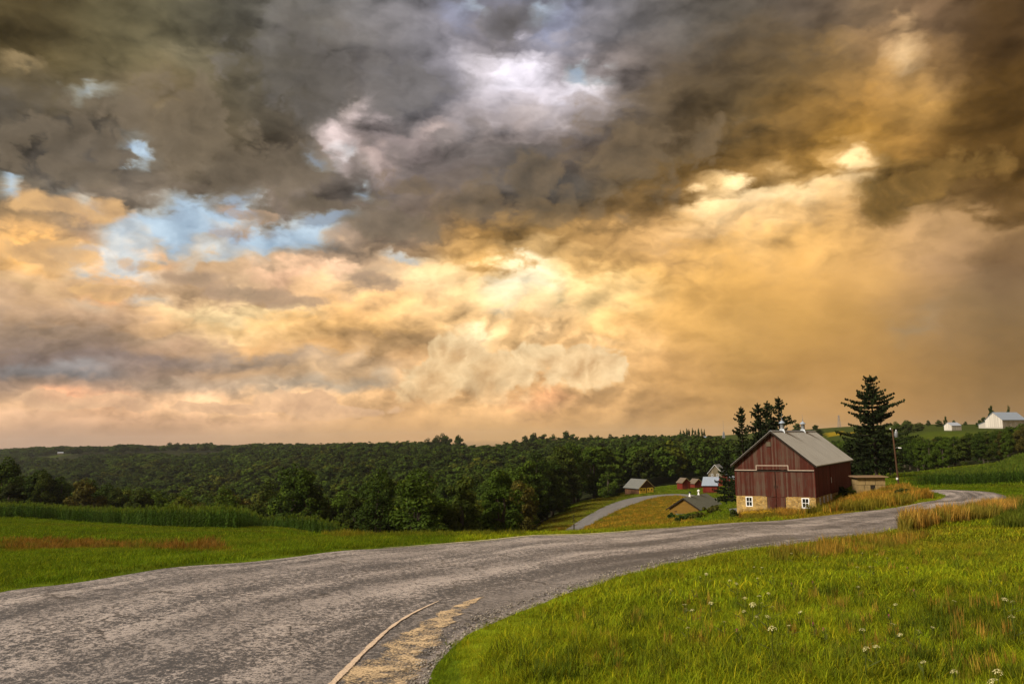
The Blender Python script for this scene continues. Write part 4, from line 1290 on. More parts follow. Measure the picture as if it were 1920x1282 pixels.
def build_wood():
    g = np.random.default_rng(77)
    # candidates on a jittered grid that gets wider with distance
    pts = []
    for y0, y1, step in ((100, 260, 7.0), (260, 520, 8.8), (520, 1000, 13.0), (1000, 2600, 19.0)):
        X, Y = np.meshgrid(np.arange(-.78 * y1, .78 * y1, step), np.arange(y0, y1, step))
        X = X.ravel() + g.uniform(-.42, .42, X.size) * step; Y = Y.ravel() + g.uniform(-.42, .42, Y.size) * step
        m = (np.abs(X / Y) < .76) & (forest_mask(X, Y) > .5) & free(X, Y)
        pts.append(np.stack([X[m], Y[m], np.full(m.sum(), step)], 1))
    pts = np.concatenate(pts)
    z = height(pts[:, 0], pts[:, 1])
    H = g.uniform(12, 21, len(pts)) * np.where(pts[:, 1] > 600, .9, np.where(pts[:, 1] < 230, .86, 1))
    px, _ = px_of(pts[:, 0], pts[:, 1], z)
    # crowns stay below the fields that show above them
    cp = np.array(CAPS, float)
    scap = np.array([pix(p, q)[1] for p, q in zip(px, np.interp(px, cp[:, 0], cp[:, 1]) + g.uniform(-1.5, 5, len(px)))])
    cap_on = ~((px < 470) & (pts[:, 1] > 1400))
    scap = np.where(cap_on, scap, np.array([pix(p, 834 + 5 * np.clip((300 - p) / 300, 0, 1) + 6.0 * (float(vnoise(p, 0.0, 23.0, 5)) - .5) + q)[1] for p, q in zip(px, g.uniform(-2.5, 2.5, len(px)))]))
    H = np.minimum(H, scap * pts[:, 1] - z)
    okh = H > 4.0
    pts, z, H, px = pts[okh], z[okh], H[okh], px[okh]
    # keep what can show above the nearer crowns
    order = np.argsort(pts[:, 1])
    bins = np.full(700, -9.0)
    keep = np.zeros(len(pts), bool); share = np.zeros(len(pts))
    grd = np.linspace(-.8, .8, 700)
    for i in order:
        x, y, st = pts[i]
        k0, k1 = np.searchsorted(grd, (x - 5) / y), np.searchsorted(grd, (x + 5) / y)
        k1 = max(k1, k0 + 1)
        seg = bins[k0:k1]
        top = (z[i] + H[i]) / y
        vis = np.clip(top + .004 - seg, 0, None).mean() if len(seg) else 0
        if vis > .0002:
            keep[i] = True
            share[i] = vis * (k1 - k0)
        bins[k0:k1] = np.maximum(seg, (z[i] + H[i] * .72) / y)
    idx = np.nonzero(keep)[0]
    idx = idx[np.argsort(pts[idx, 1])]
    near = [i for i in idx if abs(pts[i, 0] / pts[i, 1]) < .66 and share[i] > .02][:285]
    ns = set(near)
    for i in near:
        x, y, _ = pts[i]
        p = px[i]
        v = fbm(np.array([x]), np.array([y]), 30, 61)[0] + g.uniform(-.2, .2)
        kind = 'dark green' if v < .42 else 'mid green' if v < .56 else 'deep olive' if v < .66 else 'fresh green' if v < .74 else 'yellowing' if v < .82 else 'rusty'
        if p < 620: where = 'in the wood below the left-hand cornfield'.replace('left-hand ', 'long ')
        elif p < 1000: where = 'in the hollow just beyond the road verge'
        elif p < 1180: where = 'at the wood edge beside the driveway'
        elif p < 1400: where = 'in the wood behind the sheds and garage'
        elif p < 1660: where = 'in the trees behind the red barn'
        else: where = 'in the tree belt behind the tasselled corn'
        word = {'dark green': 'dark green', 'deep olive': 'deep olive', 'mid green': 'mid green', 'yellowing': 'yellow-tinged', 'rusty': 'rust-tinged', 'fresh green': 'fresh green'}[kind]
        w = g.integers(0, len(TREE_SETS)); sq = g.uniform(.85, 1.2)
        size = 'tall' if H[i] > 17.2 else 'low' if H[i] < 13.5 else 'medium'
        form = 'broad' if sq * TREE_SETS[w][3] / TREE_SETS[w][2] > .60 else 'slim' if sq * TREE_SETS[w][3] / TREE_SETS[w][2] < .50 else 'round'
        put_tree('broadleaf_tree', x, y, H[i] / TREE_SETS[w][2], kind, '%s %s %s tree %s' % (size, form, word, where), 'trees of the wood', int(w), z=float(z[i]) - .3, squash=sq)
    rest = np.array([i for i in idx if i not in ns])
    far = []
    for s in range(6):
        t, me = broadleaf(300 + s, 17, random.Random(s).uniform(9, 11.5), 2.5, 30, 44, .95, leaf_ins, 'far_crown')
        far.append(me)
    kinds = np.array([GREENS[k] for k in ('dark green', 'mid green', 'dark green', 'deep olive', 'mid green', 'mid green', 'fresh green', 'yellowing')])
    v = fbm(pts[rest, 0], pts[rest, 1], 60, 71) + g.uniform(-.3, .3, len(rest))
    T = kinds[np.clip((v * 9 - .5).astype(int), 0, 7)] * g.uniform(.6, 1.5, (len(rest), 1))
    s = H[rest] / 17
    wide = s * np.maximum(1, pts[rest, 2] / 9.5) * 1.08
    scatter('woodland', far, np.stack([pts[rest, 0], pts[rest, 1], z[rest] - .5], 1), g.uniform(0, 6.28, len(rest)),
            np.stack([wide, wide, s], 1), g.integers(0, 6, len(rest)), T, 'dense green wood filling the valley to the ridge', cat='wood')
    print('wood', len(near), len(rest))

def spruce(seed, H, Wmax, mat, prof, droop=.25, whorl=.55, dens=1.0, bare=.04, lean=0.0, arms=(4, 6), sprays=7):
    """prof(t): branch length factor at height fraction t (0 foot, 1 top)"""
    g = random.Random(seed)
    V, F, S = [], [], []
    t = MB()
    t.tube([(0, 0, -1), (0, 0, 0), (lean * .5, 0, H * .5), (lean, 0, H)], [H * .022, H * .019, H * .011, .03], 8)
    def spray(p, d, L, w, sh):
        d = d.normalized()
        s = d.cross(Vector((g.uniform(-1, 1), g.uniform(-1, 1), g.uniform(-.3, .3)))).normalized() * w
        i = len(V)
        V.extend([tuple(p - s * .4), tuple(p + d * L * .5 - s), tuple(p + d * L), tuple(p + d * L * .55 + s)])
        S.extend([sh] * 4); F.append((i, i + 1, i + 2, i + 3))
    z = H * bare
    while z < H * .985:
        f = z / H
        R_ = Wmax * .5 * prof(f)
        nb = g.randint(*arms)
        a0 = g.uniform(0, 6.28)
        for k in range(nb):
            an = a0 + k * 6.283 / nb + g.uniform(-.35, .35)
            L = R_ * g.uniform(.36, 1.18)
            if L < .15: L = .15
            d = Vector((math.cos(an), math.sin(an), 0))
            up0 = .35 * f - .10
            n = max(3, int(L / .42 * dens))
            sh0 = g.uniform(.1, .75)
            P = []
            for q in range(n + 1):
                u = q / n
                h = z + L * (up0 * u - droop * u * (1 - .75 * u) + .10 * u * u)
                P.append(Vector((lean * f, 0, h)) + d * (L * u))
            t.tube([P[0], P[n // 2], P[-1]], [.05 + .012 * L, .035, .012], 4, False)
            for q in range(n + 1):
                u = q / n
                if u < .10 and L > 1.2: continue
                wd = .95 * (1 - .55 * u) * min(1.0, .35 + L * .3)
                for m in range(5 if L < 1.5 else sprays):
                    side = Vector((-d.y, d.x, 0)) * g.choice((-1, 1))
                    dd = d * g.uniform(.3, 1.0) + side * g.uniform(.0, 1.1) + Vector((0, 0, g.uniform(-.75, .10)))
                    spray(P[q] + Vector((0, 0, g.uniform(-.06, .05))), dd, wd * g.uniform(.55, 1.1), (.16 + .10 * wd), min(1, max(0, sh0 + g.uniform(-.25, .25))) * .7)
                if g.random() < .5 and L > 1:
                    spray(P[q], Vector((g.uniform(-.25, .25), g.uniform(-.25, .25), -1)), g.uniform(.4, .95), .17, .15)
        z += whorl * g.uniform(.75, 1.25) * (.55 + .6 * (1 - f))
    for k in range(10):
        spray(Vector((lean, 0, H - .25 - k * .05)), Vector((g.uniform(-.4, .4), g.uniform(-.4, .4), 1)), .55, .08, .3)
    me = np_mesh('crown', V, F, mat)
    a = me.attributes.new('blade', 'FLOAT', 'POINT'); a.data.foreach_set('value', np.array(S, np.float32))
    return t, me

def put_spruce(px_top, py_top, y, label, seed, Wmax, prof, foot=None, color=(.020, .030, .009), group=None, **kw):
    top = at(px_top, py_top, y)
    z0 = hz(top.x, y) if foot is None else foot
    t, me = spruce(seed, top.z - z0, Wmax, needle_m, prof, **kw)
    root = empty('spruce_tree', (top.x, y, z0), random.Random(seed).uniform(0, 6))
    tr = t.build('trunk', dark_bark, root)
    cr = bpy.data.objects.new('crown', me); COL.objects.link(cr); cr.parent = root
    cr.color = (*color, 1)
    return props(root, label, 'spruce tree', group)

def build_spruces():
    old = lambda f: (min(1.0, 1.5 * (1 - f) ** .72 + .05) * (.82 + .25 * math.sin(f * 19 + 1)) if f > .12 else .75)
    put_spruce(1631, 704, 142, 'big old spruce with open drooping branches beside the utility pole', 17, 13.5, old, droop=.16, whorl=.84, dens=1.15, bare=.14, lean=.0, arms=(4, 6), sprays=8)
    nar = lambda f: (.16 + 1.0 * (1 - f) ** .9) * (.80 + .28 * math.sin(f * 37))
    put_spruce(1389, 763, 150, 'slim spruce standing alone just off the barn gable', 12, 8.0, nar, droop=.28, whorl=.68, arms=(3, 5), sprays=7)
    put_spruce(1420, 756, 156, 'spruce with pointed top, outermost of the three behind the barn roof', 13, 10.0, nar, droop=.20, whorl=.66, arms=(3, 5), sprays=7)
    put_spruce(1438, 752, 160, 'middle spruce of the three behind the barn roof', 14, 10.0, nar, droop=.20, whorl=.66, arms=(3, 5), sprays=7)
    put_spruce(1459, 744, 154, 'tallest spruce of the three behind the barn roof vents', 15, 11.0, nar, droop=.16, whorl=.68, arms=(3, 5), sprays=7)
    for k, (px_, py_, y, w, lab) in enumerate(((1592, 822, 166, 9, 'dark spruce low behind the far end of the barn roof'), (1664, 815, 160, 10, 'dark spruce behind the utility pole top'), (1612, 800, 178, 11, 'dark spruce filling the gap behind the big old spruce'), (1362, 838, 176, 7, 'small dark spruce beside the blue-roofed barn'))):
        put_spruce(px_, py_, y, lab, 20 + k, w, nar, droop=.28, whorl=.6, color=(.022, .034, .008))

def build_hill_trees():
    # round and pointed trees on the skyline, standing alone
    def on(px_, py_top, y, w_px, kind, label, name='broadleaf_tree', group=None, color=None):
        a, s = pix(px_, py_top)
        x = a * y; z0 = hz(x, y)
        k = rnd.randrange(len(TREE_SETS))
        Hh = max(s * y - z0, 3.0) * 1.35
        z0 = z0 - Hh * .26
        sc = Hh / TREE_SETS[k][2]
        wm = w_px * y / FPX
        wd = (wm if name != 'broadleaf_tree' else max(wm, .55 * Hh)) / TREE_SETS[k][3] / sc
        put_tree(name, x, y, sc, kind, label, group, k, squash=wd, z=z0 - .1, color=color)
    on(1495, 791, 640, 17, 'dark green', 'round dark tree on the hill behind the barn vents')
    on(1531, 793, 640, 25, 'dark green', 'broad domed dark tree on the hilltop field above the barn roof')
    on(1857, 757, 520, 13, 'dark green', 'tall columnar tree behind the gable of the white barn', 'columnar_tree')
    on(1890, 758, 530, 10, 'dark green', 'tall columnar tree behind the roof of the white barn', 'columnar_tree')
    on(1843, 780, 500, 15, 'dark green', 'bushy dark tree against the white barn gable')
    on(1836, 786, 505, 14, 'dark green', 'lower bushy tree next to the white barn')
    on(1772, 779, 560, 8, 'dark green', 'pointed tree behind the small white shed', 'conical_tree')
    on(1788, 787, 560, 7, 'dark green', 'small round tree behind the small white shed')
    on(1760, 786, 560, 16, 'dark green', 'low round tree beyond the small white shed')
    on(1810, 790, 600, 8, 'dark green', 'tiny round tree on the field edge by the white barn')
    on(1740, 787, 600, 10, 'dark green', 'small dark tree on the ridge beyond the white shed')
    on(1700, 787, 470, 28, 'mid green', 'wide green tree on the ridge beyond the utility pole', color=(.04, .055, .012))
    on(1722, 791, 480, 22, 'mid green', 'round green tree on the ridge beside the wide one', color=(.04, .055, .012))
    on(1680, 789, 440, 26, 'mid green', 'green tree on the ridge showing past the old spruce')
    # farmstead trees on the far ridge
    for k, (px_, top, w, lab) in enumerate(((818, 815, 10, 'small tree by the ridge farmhouse'), (830, 811, 16, 'big tree sheltering the ridge farmhouse'), (838, 815, 12, 'tree against the ridge farmhouse wall'), (860, 814, 9, 'single tree between the ridge farmhouse and long barn'), (802, 820, 5, 'tiny pointed tree on the wooded ridge'))):
        on(px_, top, 880, w, 'dark green', lab)
    for k, (px_, top, w) in enumerate(((985, 815, 15), (1000, 811, 18), (1018, 811, 20), (1036, 813, 16), (1062, 806, 20), (1072, 811, 14), (1108, 813, 16), (1120, 815, 16), (1145, 812, 14))):
        on(px_, top, 870, w, 'dark green', 'dark hedgerow tree on the ridge beyond the valley', group='hedgerow trees on the ridge')
    for k in range(9):
        on(1276 + k * 5.5 + rnd.uniform(-1, 1), 801 + abs(k - 5) * .8 + rnd.uniform(-1, 1), 820, 6.5, 'dark green', 'narrow dark tree in the ridge shelter belt', 'conical_tree', 'shelter belt on the ridge')
    for k, px_ in enumerate((318, 332, 345, 372, 386, 395, 352)):
        on(px_, 829 + rnd.uniform(-2, 2), 1640, rnd.uniform(12, 20), 'dark green', 'dark tree along the far skyline field', group='trees along the far skyline field')
    on(22, 900, 150, 62, 'dark green', 'dark bushy tree just behind the end of the long cornfield', color=(.016, .022, .006))
    on(1140, 876, 268, 44, 'fresh green', 'light green bushy tree beside the garage')
    on(1052, 905, 215, 30, 'mid green', 'young green tree at the top of the grass slope')

# ------------------------------------------------------------------ building materials
def board_material(name, paint, worn, wear=0.5, axis='Z'):
    m, b, p = new_mat(name)
    co = b.n('ShaderNodeTexCoord').outputs['Object']
    x, y, z = b.sep(co)
    bd = b.n('ShaderNodeAttribute', attribute_name='board').outputs['Fac']
    st = b.noise(b.comb(b.m('MULTIPLY', x, 9.0), b.m('MULTIPLY', y, 9.0), b.m('ADD', b.m('MULTIPLY', z, .55), b.m('MULTIPLY', bd, 31.0))), 1.0, 6, .65)
    bl = b.noise(co, .8, 4, .6)
    k = b.m('ADD', b.m('ADD', b.m('MULTIPLY', st, .8), b.m('MULTIPLY', bl, .5)), b.m('MULTIPLY', bd, .26))
    f = b.rng(k, .98 - wear * .45, 1.16 - wear * .3, 0, 1, True)
    c = b.mix(f, paint, worn)
    c = b.vm('SCALE', c, s=b.rng(bd, 0, 1, .72, 1.22))
    b.put(p.inputs['Base Color'], c)
    p.inputs['Roughness'].default_value = .9
    bump(b, p, st, .5, .02)
    return m

def flat_material(name, col, var=.25, rough=.8, scale=3.0, metal=0.0, spec=.2):
    m, b, p = new_mat(name)
    co = b.n('ShaderNodeTexCoord').outputs['Object']
    n = b.m('ADD', b.m('MULTIPLY', b.noise(co, scale, 6, .65), .7), b.m('MULTIPLY', b.noise(co, scale * 9, 3, .6), .3))
    b.put(p.inputs['Base Color'], b.vm('SCALE', col[:3], s=b.rng(n, .25, .75, 1 - var, 1 + var)))
    p.inputs['Roughness'].default_value = rough
    p.inputs['Metallic'].default_value = metal
    p.inputs['Specular IOR Level'].default_value = spec
    bump(b, p, n, .3, .02)
    return m

def stone_material(name, c1, c2, mortar, scale):
    m, b, p = new_mat(name)
    co = b.n('ShaderNodeTexCoord').outputs['Object']
    w = b.vm('ADD', co, b.vm('SCALE', b.vm('SUBTRACT', b.noise(co, 2.0, 3, .6, color=True), (.5, .5, .5)), s=.25))
    w = b.vm('MULTIPLY', w, (1, 1, 1.5))
    v = b.n('ShaderNodeTexVoronoi', feature='F1'); v.inputs['Scale'].default_value = scale; b.put(v.inputs['Vector'], w)
    e = b.n('ShaderNodeTexVoronoi', feature='DISTANCE_TO_EDGE'); e.inputs['Scale'].default_value = scale; b.put(e.inputs['Vector'], w)
    r, g_, _ = b.sep(v.outputs['Color'])
    n = b.noise(co, 7.0, 5, .65)
    c = b.mix(r, c1, c2)
    c = b.vm('SCALE', c, s=b.m('ADD', b.m('MULTIPLY', g_, .5), b.m('MULTIPLY', n, 1.0)))
    f = b.rng(e.outputs['Distance'], .02, .07)
    b.put(p.inputs['Base Color'], b.mix(f, mortar, c))
    p.inputs['Roughness'].default_value = .95
    bump(b, p, b.m('ADD', f, b.m('MULTIPLY', n, .6)), .9, .05)
    return m

M = {
 'barn': board_material('barn_boards', (.074, .017, .010, 1), (.076, .047, .034, 1), .72),
 'barn_side': board_material('barn_side_boards', (.085, .014, .010, 1), (.085, .045, .034, 1), .2),
 'stone': stone_material('yellow_stone', (.54, .36, .125, 1), (.42, .26, .08, 1), (.40, .29, .14, 1), 2.6),
 'roof': None,
 'white': flat_material('white_paint', (.72, .72, .74), .1, .6),
 'cream': flat_material('cream_strip', (.42, .34, .28), .2, .8),
 'glass': None,
 'dark': flat_material('dark_wood', (.022, .016, .012), .3, .9),
 'galv': flat_material('galvanised_metal', (.20, .22, .25), .2, .45, 4.0, .4, .5),
 'tan': flat_material('tan_boards', (.155, .088, .016), .3, .9, 2.0),
 'shingle': flat_material('grey_shingles', (.10, .105, .088), .35, .9, 2.5),
 'shingle2': flat_material('pale_shingles', (.115, .12, .118), .3, .9, 2.5),
 'brown': board_material('brown_boards', (.085, .040, .020, 1), (.06, .03, .018, 1), .4),
 'yellow': flat_material('yellow_door', (.78, .52, .07), .12, .7, 4.0),
 'ochre': flat_material('ochre_door_panel', (.55, .28, .03), .2, .8, 4.0),
 'trim': flat_material('tan_trim', (.33, .24, .10), .2, .8),
 'red': board_material('red_shed_boards', (.130, .016, .008, 1), (.10, .03, .02, 1), .3),
 'rustroof': flat_material('weathered_roof', (.12, .095, .075), .3, .9, 3.0),
 'tinroof': flat_material('tin_roof', (.25, .31, .41), .2, .5, 3.0, .1, .4),  # bluish base colour has the sky's reflection painted in
 'concrete': flat_material('pale_blocks', (.25, .175, .08), .45, .95, 2.2),
 'slab': flat_material('slab_roof', (.15, .10, .06), .4, .95, 2.0),
 'whitewall': board_material('whitewashed_boards', (.50, .47, .43, 1), (.38, .36, .32, 1), .3),
 'bluegrey': flat_material('blue_grey_roof', (.30, .34, .42), .15, .6, 2.0),
 'beige': board_material('beige_boards', (.15, .125, .085, 1), (.10, .08, .055, 1), .4),
 'pole': board_material('pole_wood', (.085, .042, .022, 1), (.06, .032, .018, 1), .4),
 'black': flat_material('black_rubber', (.012, .012, .014), .2, .7),
 'grey': flat_material('grey_paint', (.16, .17, .19), .2, .6),
}
def glass_mat():
    m, b, p = new_mat('window_glass')
    p.inputs['Base Color'].default_value = (.006, .008, .008, 1); p.inputs['Roughness'].default_value = .12
    p.inputs['Specular IOR Level'].default_value = .5
    return m
M['glass'] = glass_mat()
def roof_mat():
    m, b, p = new_mat('barn_roof_metal')
    co = b.n('ShaderNodeTexCoord').outputs['Object']
    x, y, z = b.sep(co)
    st = b.noise(b.comb(b.m('MULTIPLY', x, .35), b.m('MULTIPLY', y, 5.0), b.m('MULTIPLY', z, .35)), 1.0, 6, .62)
    n = b.noise(co, 6.0, 5, .65)
    c = b.mix(b.rng(b.m('ADD', b.m('MULTIPLY', st, .75), b.m('MULTIPLY', n, .35)), .35, .75), (.235, .226, .212, 1), (.35, .345, .33, 1))
    b.put(p.inputs['Base Color'], c)
    p.inputs['Roughness'].default_value = .65
    p.inputs['Specular IOR Level'].default_value = .3
    return m
M['roof'] = roof_mat()

def boards(name, parent, mat, spans, top, z0, y=None, x=None, width=.27, th=.035, out=-1, kind='stuff', seed=0, gap=.012, label=None):
    """vertical planks along X (y fixed) or along Y (x fixed); spans: list of (a, b); top: function of position -> z"""
    g = random.Random(seed)
    b_ = MB(); rnds = []
    for a0, a1 in spans:
        n = max(1, round((a1 - a0) / width)); w = (a1 - a0) / n
        for k in range(n):
            s, e = a0 + k * w + gap / 2, a0 + (k + 1) * w - gap / 2
            o = g.uniform(0, .014); zb = z0 + g.uniform(-.03, .03)
            t0, t1 = top(s), top(e)
            if y is not None:
                f, bk = y + out * (th + o), y
                b_.hexa([(s, min(f, bk), zb), (e, min(f, bk), zb), (e, max(f, bk), zb), (s, max(f, bk), zb), (s, min(f, bk), t0), (e, min(f, bk), t1), (e, max(f, bk), t1), (s, max(f, bk), t0)])
            else:
                f, bk = x + out * (th + o), x
                b_.hexa([(min(f, bk), s, zb), (max(f, bk), s, zb), (max(f, bk), e, zb), (min(f, bk), e, zb), (min(f, bk), s, t0), (max(f, bk), s, t0), (max(f, bk), e, t1), (min(f, bk), e, t1)])
            rnds += [g.random()] * 8
    o = b_.build(name, mat, parent)
    a = o.data.attributes.new('board', 'FLOAT', 'POINT'); a.data.foreach_set('value', np.array(rnds, np.float32))
    if kind: o['kind'] = kind
    if label: o['label'] = label
    return o

def window(parent, x0, x1, z0, z1, y=None, x=None, out=-1, cols=2, rows=2, fr=.09, name='window', frame='white'):
    """a window in the XZ plane (y fixed) or YZ plane (x fixed): frame part with panes as sub-parts"""
    def bx(mb, a0, a1, c0, c1, d0, d1):
        if y is not None: mb.box(a0, a1, min(y + out * d0, y + out * d1), max(y + out * d0, y + out * d1), c0, c1)
        else: mb.box(min(x + out * d0, x + out * d1), max(x + out * d0, x + out * d1), a0, a1, c0, c1)
    m = MB()
    bx(m, x0, x0 + fr, z0, z1, -.02, .06); bx(m, x1 - fr, x1, z0, z1, -.02, .06)
    bx(m, x0 + fr, x1 - fr, z1 - fr, z1, -.02, .06); bx(m, x0 + fr, x1 - fr, z0, z0 + fr, -.02, .09)
    mu = fr * .42
    for k in range(1, cols):
        c = x0 + (x1 - x0) * k / cols; bx(m, c - mu / 2, c + mu / 2, z0 + fr, z1 - fr, 0, .035)
    for k in range(1, rows):
        c = z0 + (z1 - z0) * k / rows; bx(m, x0 + fr, x1 - fr, c - mu * .7, c + mu * .7, .004, .045)
    w = m.build(name, M[frame], parent)
    iw, ih = (x1 - x0 - 2 * fr) / cols, (z1 - z0 - 2 * fr) / rows
    for i in range(cols):
        for j in range(rows):
            q = MB(); bx(q, x0 + fr + i * iw, x0 + fr + (i + 1) * iw, z0 + fr + j * ih, z0 + fr + (j + 1) * ih, -.015, .004)
            q.build('pane', M['glass'], w)
    return w

def roof_pair(parent, W, L, he, hr, mat, o=.4, ov=.45, th=.12, name='roof', y0=0.0):
    """gable roof: two slabs joined at the ridge"""
    sl = (hr - he) / (W / 2)
    m = MB()
    for s in (-1, 1):
        c = W / 2
        xe = c + s * (W / 2 + o); ze = he - sl * o
        a, b_ = (c, y0 - ov, hr), (xe, y0 - ov, ze)
        poly = [(c, y0 - ov, hr), (xe, y0 - ov, ze), (xe, y0 - ov, ze + th), (c, y0 - ov, hr + th * 1.2)]
        m.prism(poly if s < 0 else poly[::-1], (0, L + 2 * ov, 0))
    r = m.build(name, mat, parent)
    return r, sl

def foot(root, W, L, pad=.3):
    c, s = math.cos(root.rotation_euler.z), math.sin(root.rotation_euler.z)
    cx = root.location.x + c * W / 2 - s * L / 2; cy = root.location.y + s * W / 2 + c * L / 2
    FOOT.append((cx, cy, c, s, W / 2 + pad, L / 2 + pad))

# ------------------------------------------------------------------ the barn
def build_barn():
    TH = R(-32.1)
    W, L = 9.3, 23.8
    root = empty('barn', (27.25, 99.84, -9.46), TH)
    props(root, 'large weathered red barn with grey roof on a yellow stone foundation', 'barn')
    foot(root, W, L)
    ZS, ZE, ZL, ZR = 2.2, 6.1, 5.3, 9.9
    sl = (ZR - ZE) / (W / 2)
    gt = lambda x: ZE + sl * (W / 2 - abs(x - W / 2)) - .02
    # stone foundation: front pieces left and right of the door with window openings
    f = MB()
    def wallx(a, b_, z0, z1, y0=0.0, y1=.5):
        f.box(a, b_, y0, y1, z0, z1)
    for a, b_, wa, wb in ((0, 3.70, 1.13, 1.97), (5.92, W, 7.70, 8.58)):
        wallx(a, wa, -2.5, ZS); wallx(wb, b_, -2.5, ZS); wallx(wa, wb, -2.5, .92); wallx(wa, wb, 2.12, ZS)
    f.box(W - .5, W, .501, L, -2.5, ZS); f.box(0, .5, .501, L, -2.5, ZS); f.box(.501, W - .501, L - .5, L, -2.5, ZS)
    f.build('foundation', M['stone'], root)
    # solid dark filler: the shade behind the board gaps put into its colour
    i = MB(); i.prism([(.08, .12, ZS), (W - .08, .12, ZS), (W - .08, .12, ZE - .1), (W / 2, .12, ZR - .15), (.08, .12, ZE - .1)], (0, L - .24, 0))
    i.build('frame', M['dark'], root)
    for k, (a, b_) in enumerate(((1.13, 1.97), (7.70, 8.58))):
        window(root, a + .0, b_ - .0, .92, 2.12, y=.06, out=-1, fr=.11)
    # gable siding above and below the track strip
    boards('gable_siding', root, M['barn'], [(0, W)], gt, ZL + .06, y=0.0, seed=1, th=.06, width=.19)
    boards('lower_siding', root, M['barn'], [(0, 3.55), (6.05, W)], lambda x: ZL - .10, ZS - .02, y=.06, seed=2, th=.05, width=.19)
    # sliding doors hang from the strip down over the foundation opening
    for a, b_, zz in ((3.55, 4.78, 0), (4.86, 6.05, 1)):
        d = boards('sliding_door', root, M['barn'], [(a, b_)], lambda x: ZL - .12, ZS - .05, y=.02, seed=3 + zz, kind=None, th=.05, width=.3)
        h = MB(); h.box(b_ - .16 if zz == 0 else a + .10, b_ - .12 if zz == 0 else a + .14, -.10, -.03, 3.2, 3.5); h.build('handle', M['dark'], d)
    for a, b_, zz in ((3.74, 4.78, 0), (4.82, 5.88, 1)):
        d = boards('stable_door', root, M['barn'], [(a, b_)], lambda x: ZS - .08, -.15, y=.05, seed=7 + zz, kind=None, th=.05, width=.26)
        h = MB(); h.box(b_ - .10, b_ - .06, -.06, .0, 1.0, 1.25); h.build('latch', M['dark'], d)
    # cream strip with the raised middle, dark track below
    s = MB()
    s.box(-.03, 2.58, -.085, -.04, ZL - .03, ZL + .05); s.box(6.42, W + .03, -.085, -.04, ZL - .03, ZL + .05)
    s.box(2.58, 2.66, -.085, -.04, ZL - .03, ZL + .60); s.box(6.34, 6.42, -.085, -.04, ZL - .03, ZL + .60); s.box(2.66, 6.34, -.085, -.04, ZL + .52, ZL + .60)
    s.build('track_trim', M['cream'], root)
    t = MB(); t.box(0, W, -.07, .02, ZL - .16, ZL - .035); t.build('door_track', M['dark'], root)
    # louvre high in the gable
    v = MB(); v.box(3.98, 4.52, -.11, -.05, 8.12, 8.70); lv = v.build('gable_vent', M['dark'], root)
    for k in range(5):
        q = MB(); q.hexa([(4.0, -.14, 8.16 + k * .105), (4.5, -.14, 8.16 + k * .105), (4.5, -.112, 8.22 + k * .105), (4.0, -.112, 8.22 + k * .105),
                          (4.0, -.14, 8.18 + k * .105), (4.5, -.14, 8.18 + k * .105), (4.5, -.112, 8.24 + k * .105), (4.0, -.112, 8.24 + k * .105)])
        q.build('slat', M['beige'], lv)
    # long side facing the road bend
    boards('side_siding', root, M['barn_side'], [(0, 9.0), (14.2, L)], lambda y: ZE - .05, ZS - .05, x=W, out=1, seed=11, th=.05)
    d = boards('side_door', root, M['barn_side'], [(9.02, 14.18)], lambda y: ZE - .25, ZS - .15, x=W + .05, out=1, seed=12, kind=None, th=.05)
    h = MB(); h.box(W + .10, W + .15, 9.2, 9.28, 3.4, 4.1); h.build('handle', M['white'], d)
    t = MB(); t.box(W + .02, W + .16, 8.6, 19.0, ZE - .24, ZE - .14); t.build('side_track', M['dark'], root)
    boards('back_siding', root, M['barn_side'], [(0, W)], gt, ZS - .05, y=L, out=1, seed=13, th=.05)
    boards('far_siding', root, M['barn_side'], [(0, L)], lambda y: ZE - .05, ZS - .05, x=0, out=-1, seed=14, th=.05)
    for yy in (2.0, 4.3, 6.4, 8.6):
        window(root, yy, yy + .62, 1.25, 2.0, x=W, out=1, cols=1, rows=2, fr=.09)
    # roof with standing seams
    r, sl = roof_pair(root, W, L, ZE, ZR, M['roof'], .42, .48, .10)
    seam = MB()
    k = 0
    yy = -.40
    while yy < L + .45:
        for s in (-1, 1):
            c = W / 2; xe = c + s * (W / 2 + .42); ze = ZE - sl * .42
            p = [(c, yy, ZR + .13), (xe, yy, ze + .105), (xe, yy + .035, ze + .105), (c, yy + .035, ZR + .13)]
            q = [(a, b2, z + .035) for a, b2, z in p]
            seam.hexa(p + q if s < 0 else p[::-1] + q[::-1])
        yy += .62
    so = seam.build('seam', M['roof'], r); so['kind'] = 'stuff'
    cap = MB(); cap.prism([(W / 2 - .22, -.5, ZR + .02), (W / 2 + .22, -.5, ZR + .02), (W / 2, -.5, ZR + .19)], (0, L + 1.0, 0)); cap.build('ridge_cap', M['galv'], r)
    rk = MB()
    for s in (-1, 1):
        c = W / 2; xe = c + s * (W / 2 + .44); ze = ZE - sl * .44
        poly = [(c, -.52, ZR - .16), (xe, -.52, ze - .16), (xe, -.52, ze + .08), (c, -.52, ZR + .10)]
        rk.prism(poly if s < 0 else poly[::-1], (0, .05, 0))
    rk.build('rake_board', M['dark'], root)
    ev = MB(); ze = ZE - sl * .42
    ev.box(W + .30, W + .40, -.42, L + .42, ze - .10, ze + .04); ev.build('eave_board', M['dark'], root)
    # ridge ventilators
    Rm = Matrix.Translation(root.location) @ Matrix.Rotation(TH, 4, 'Z')
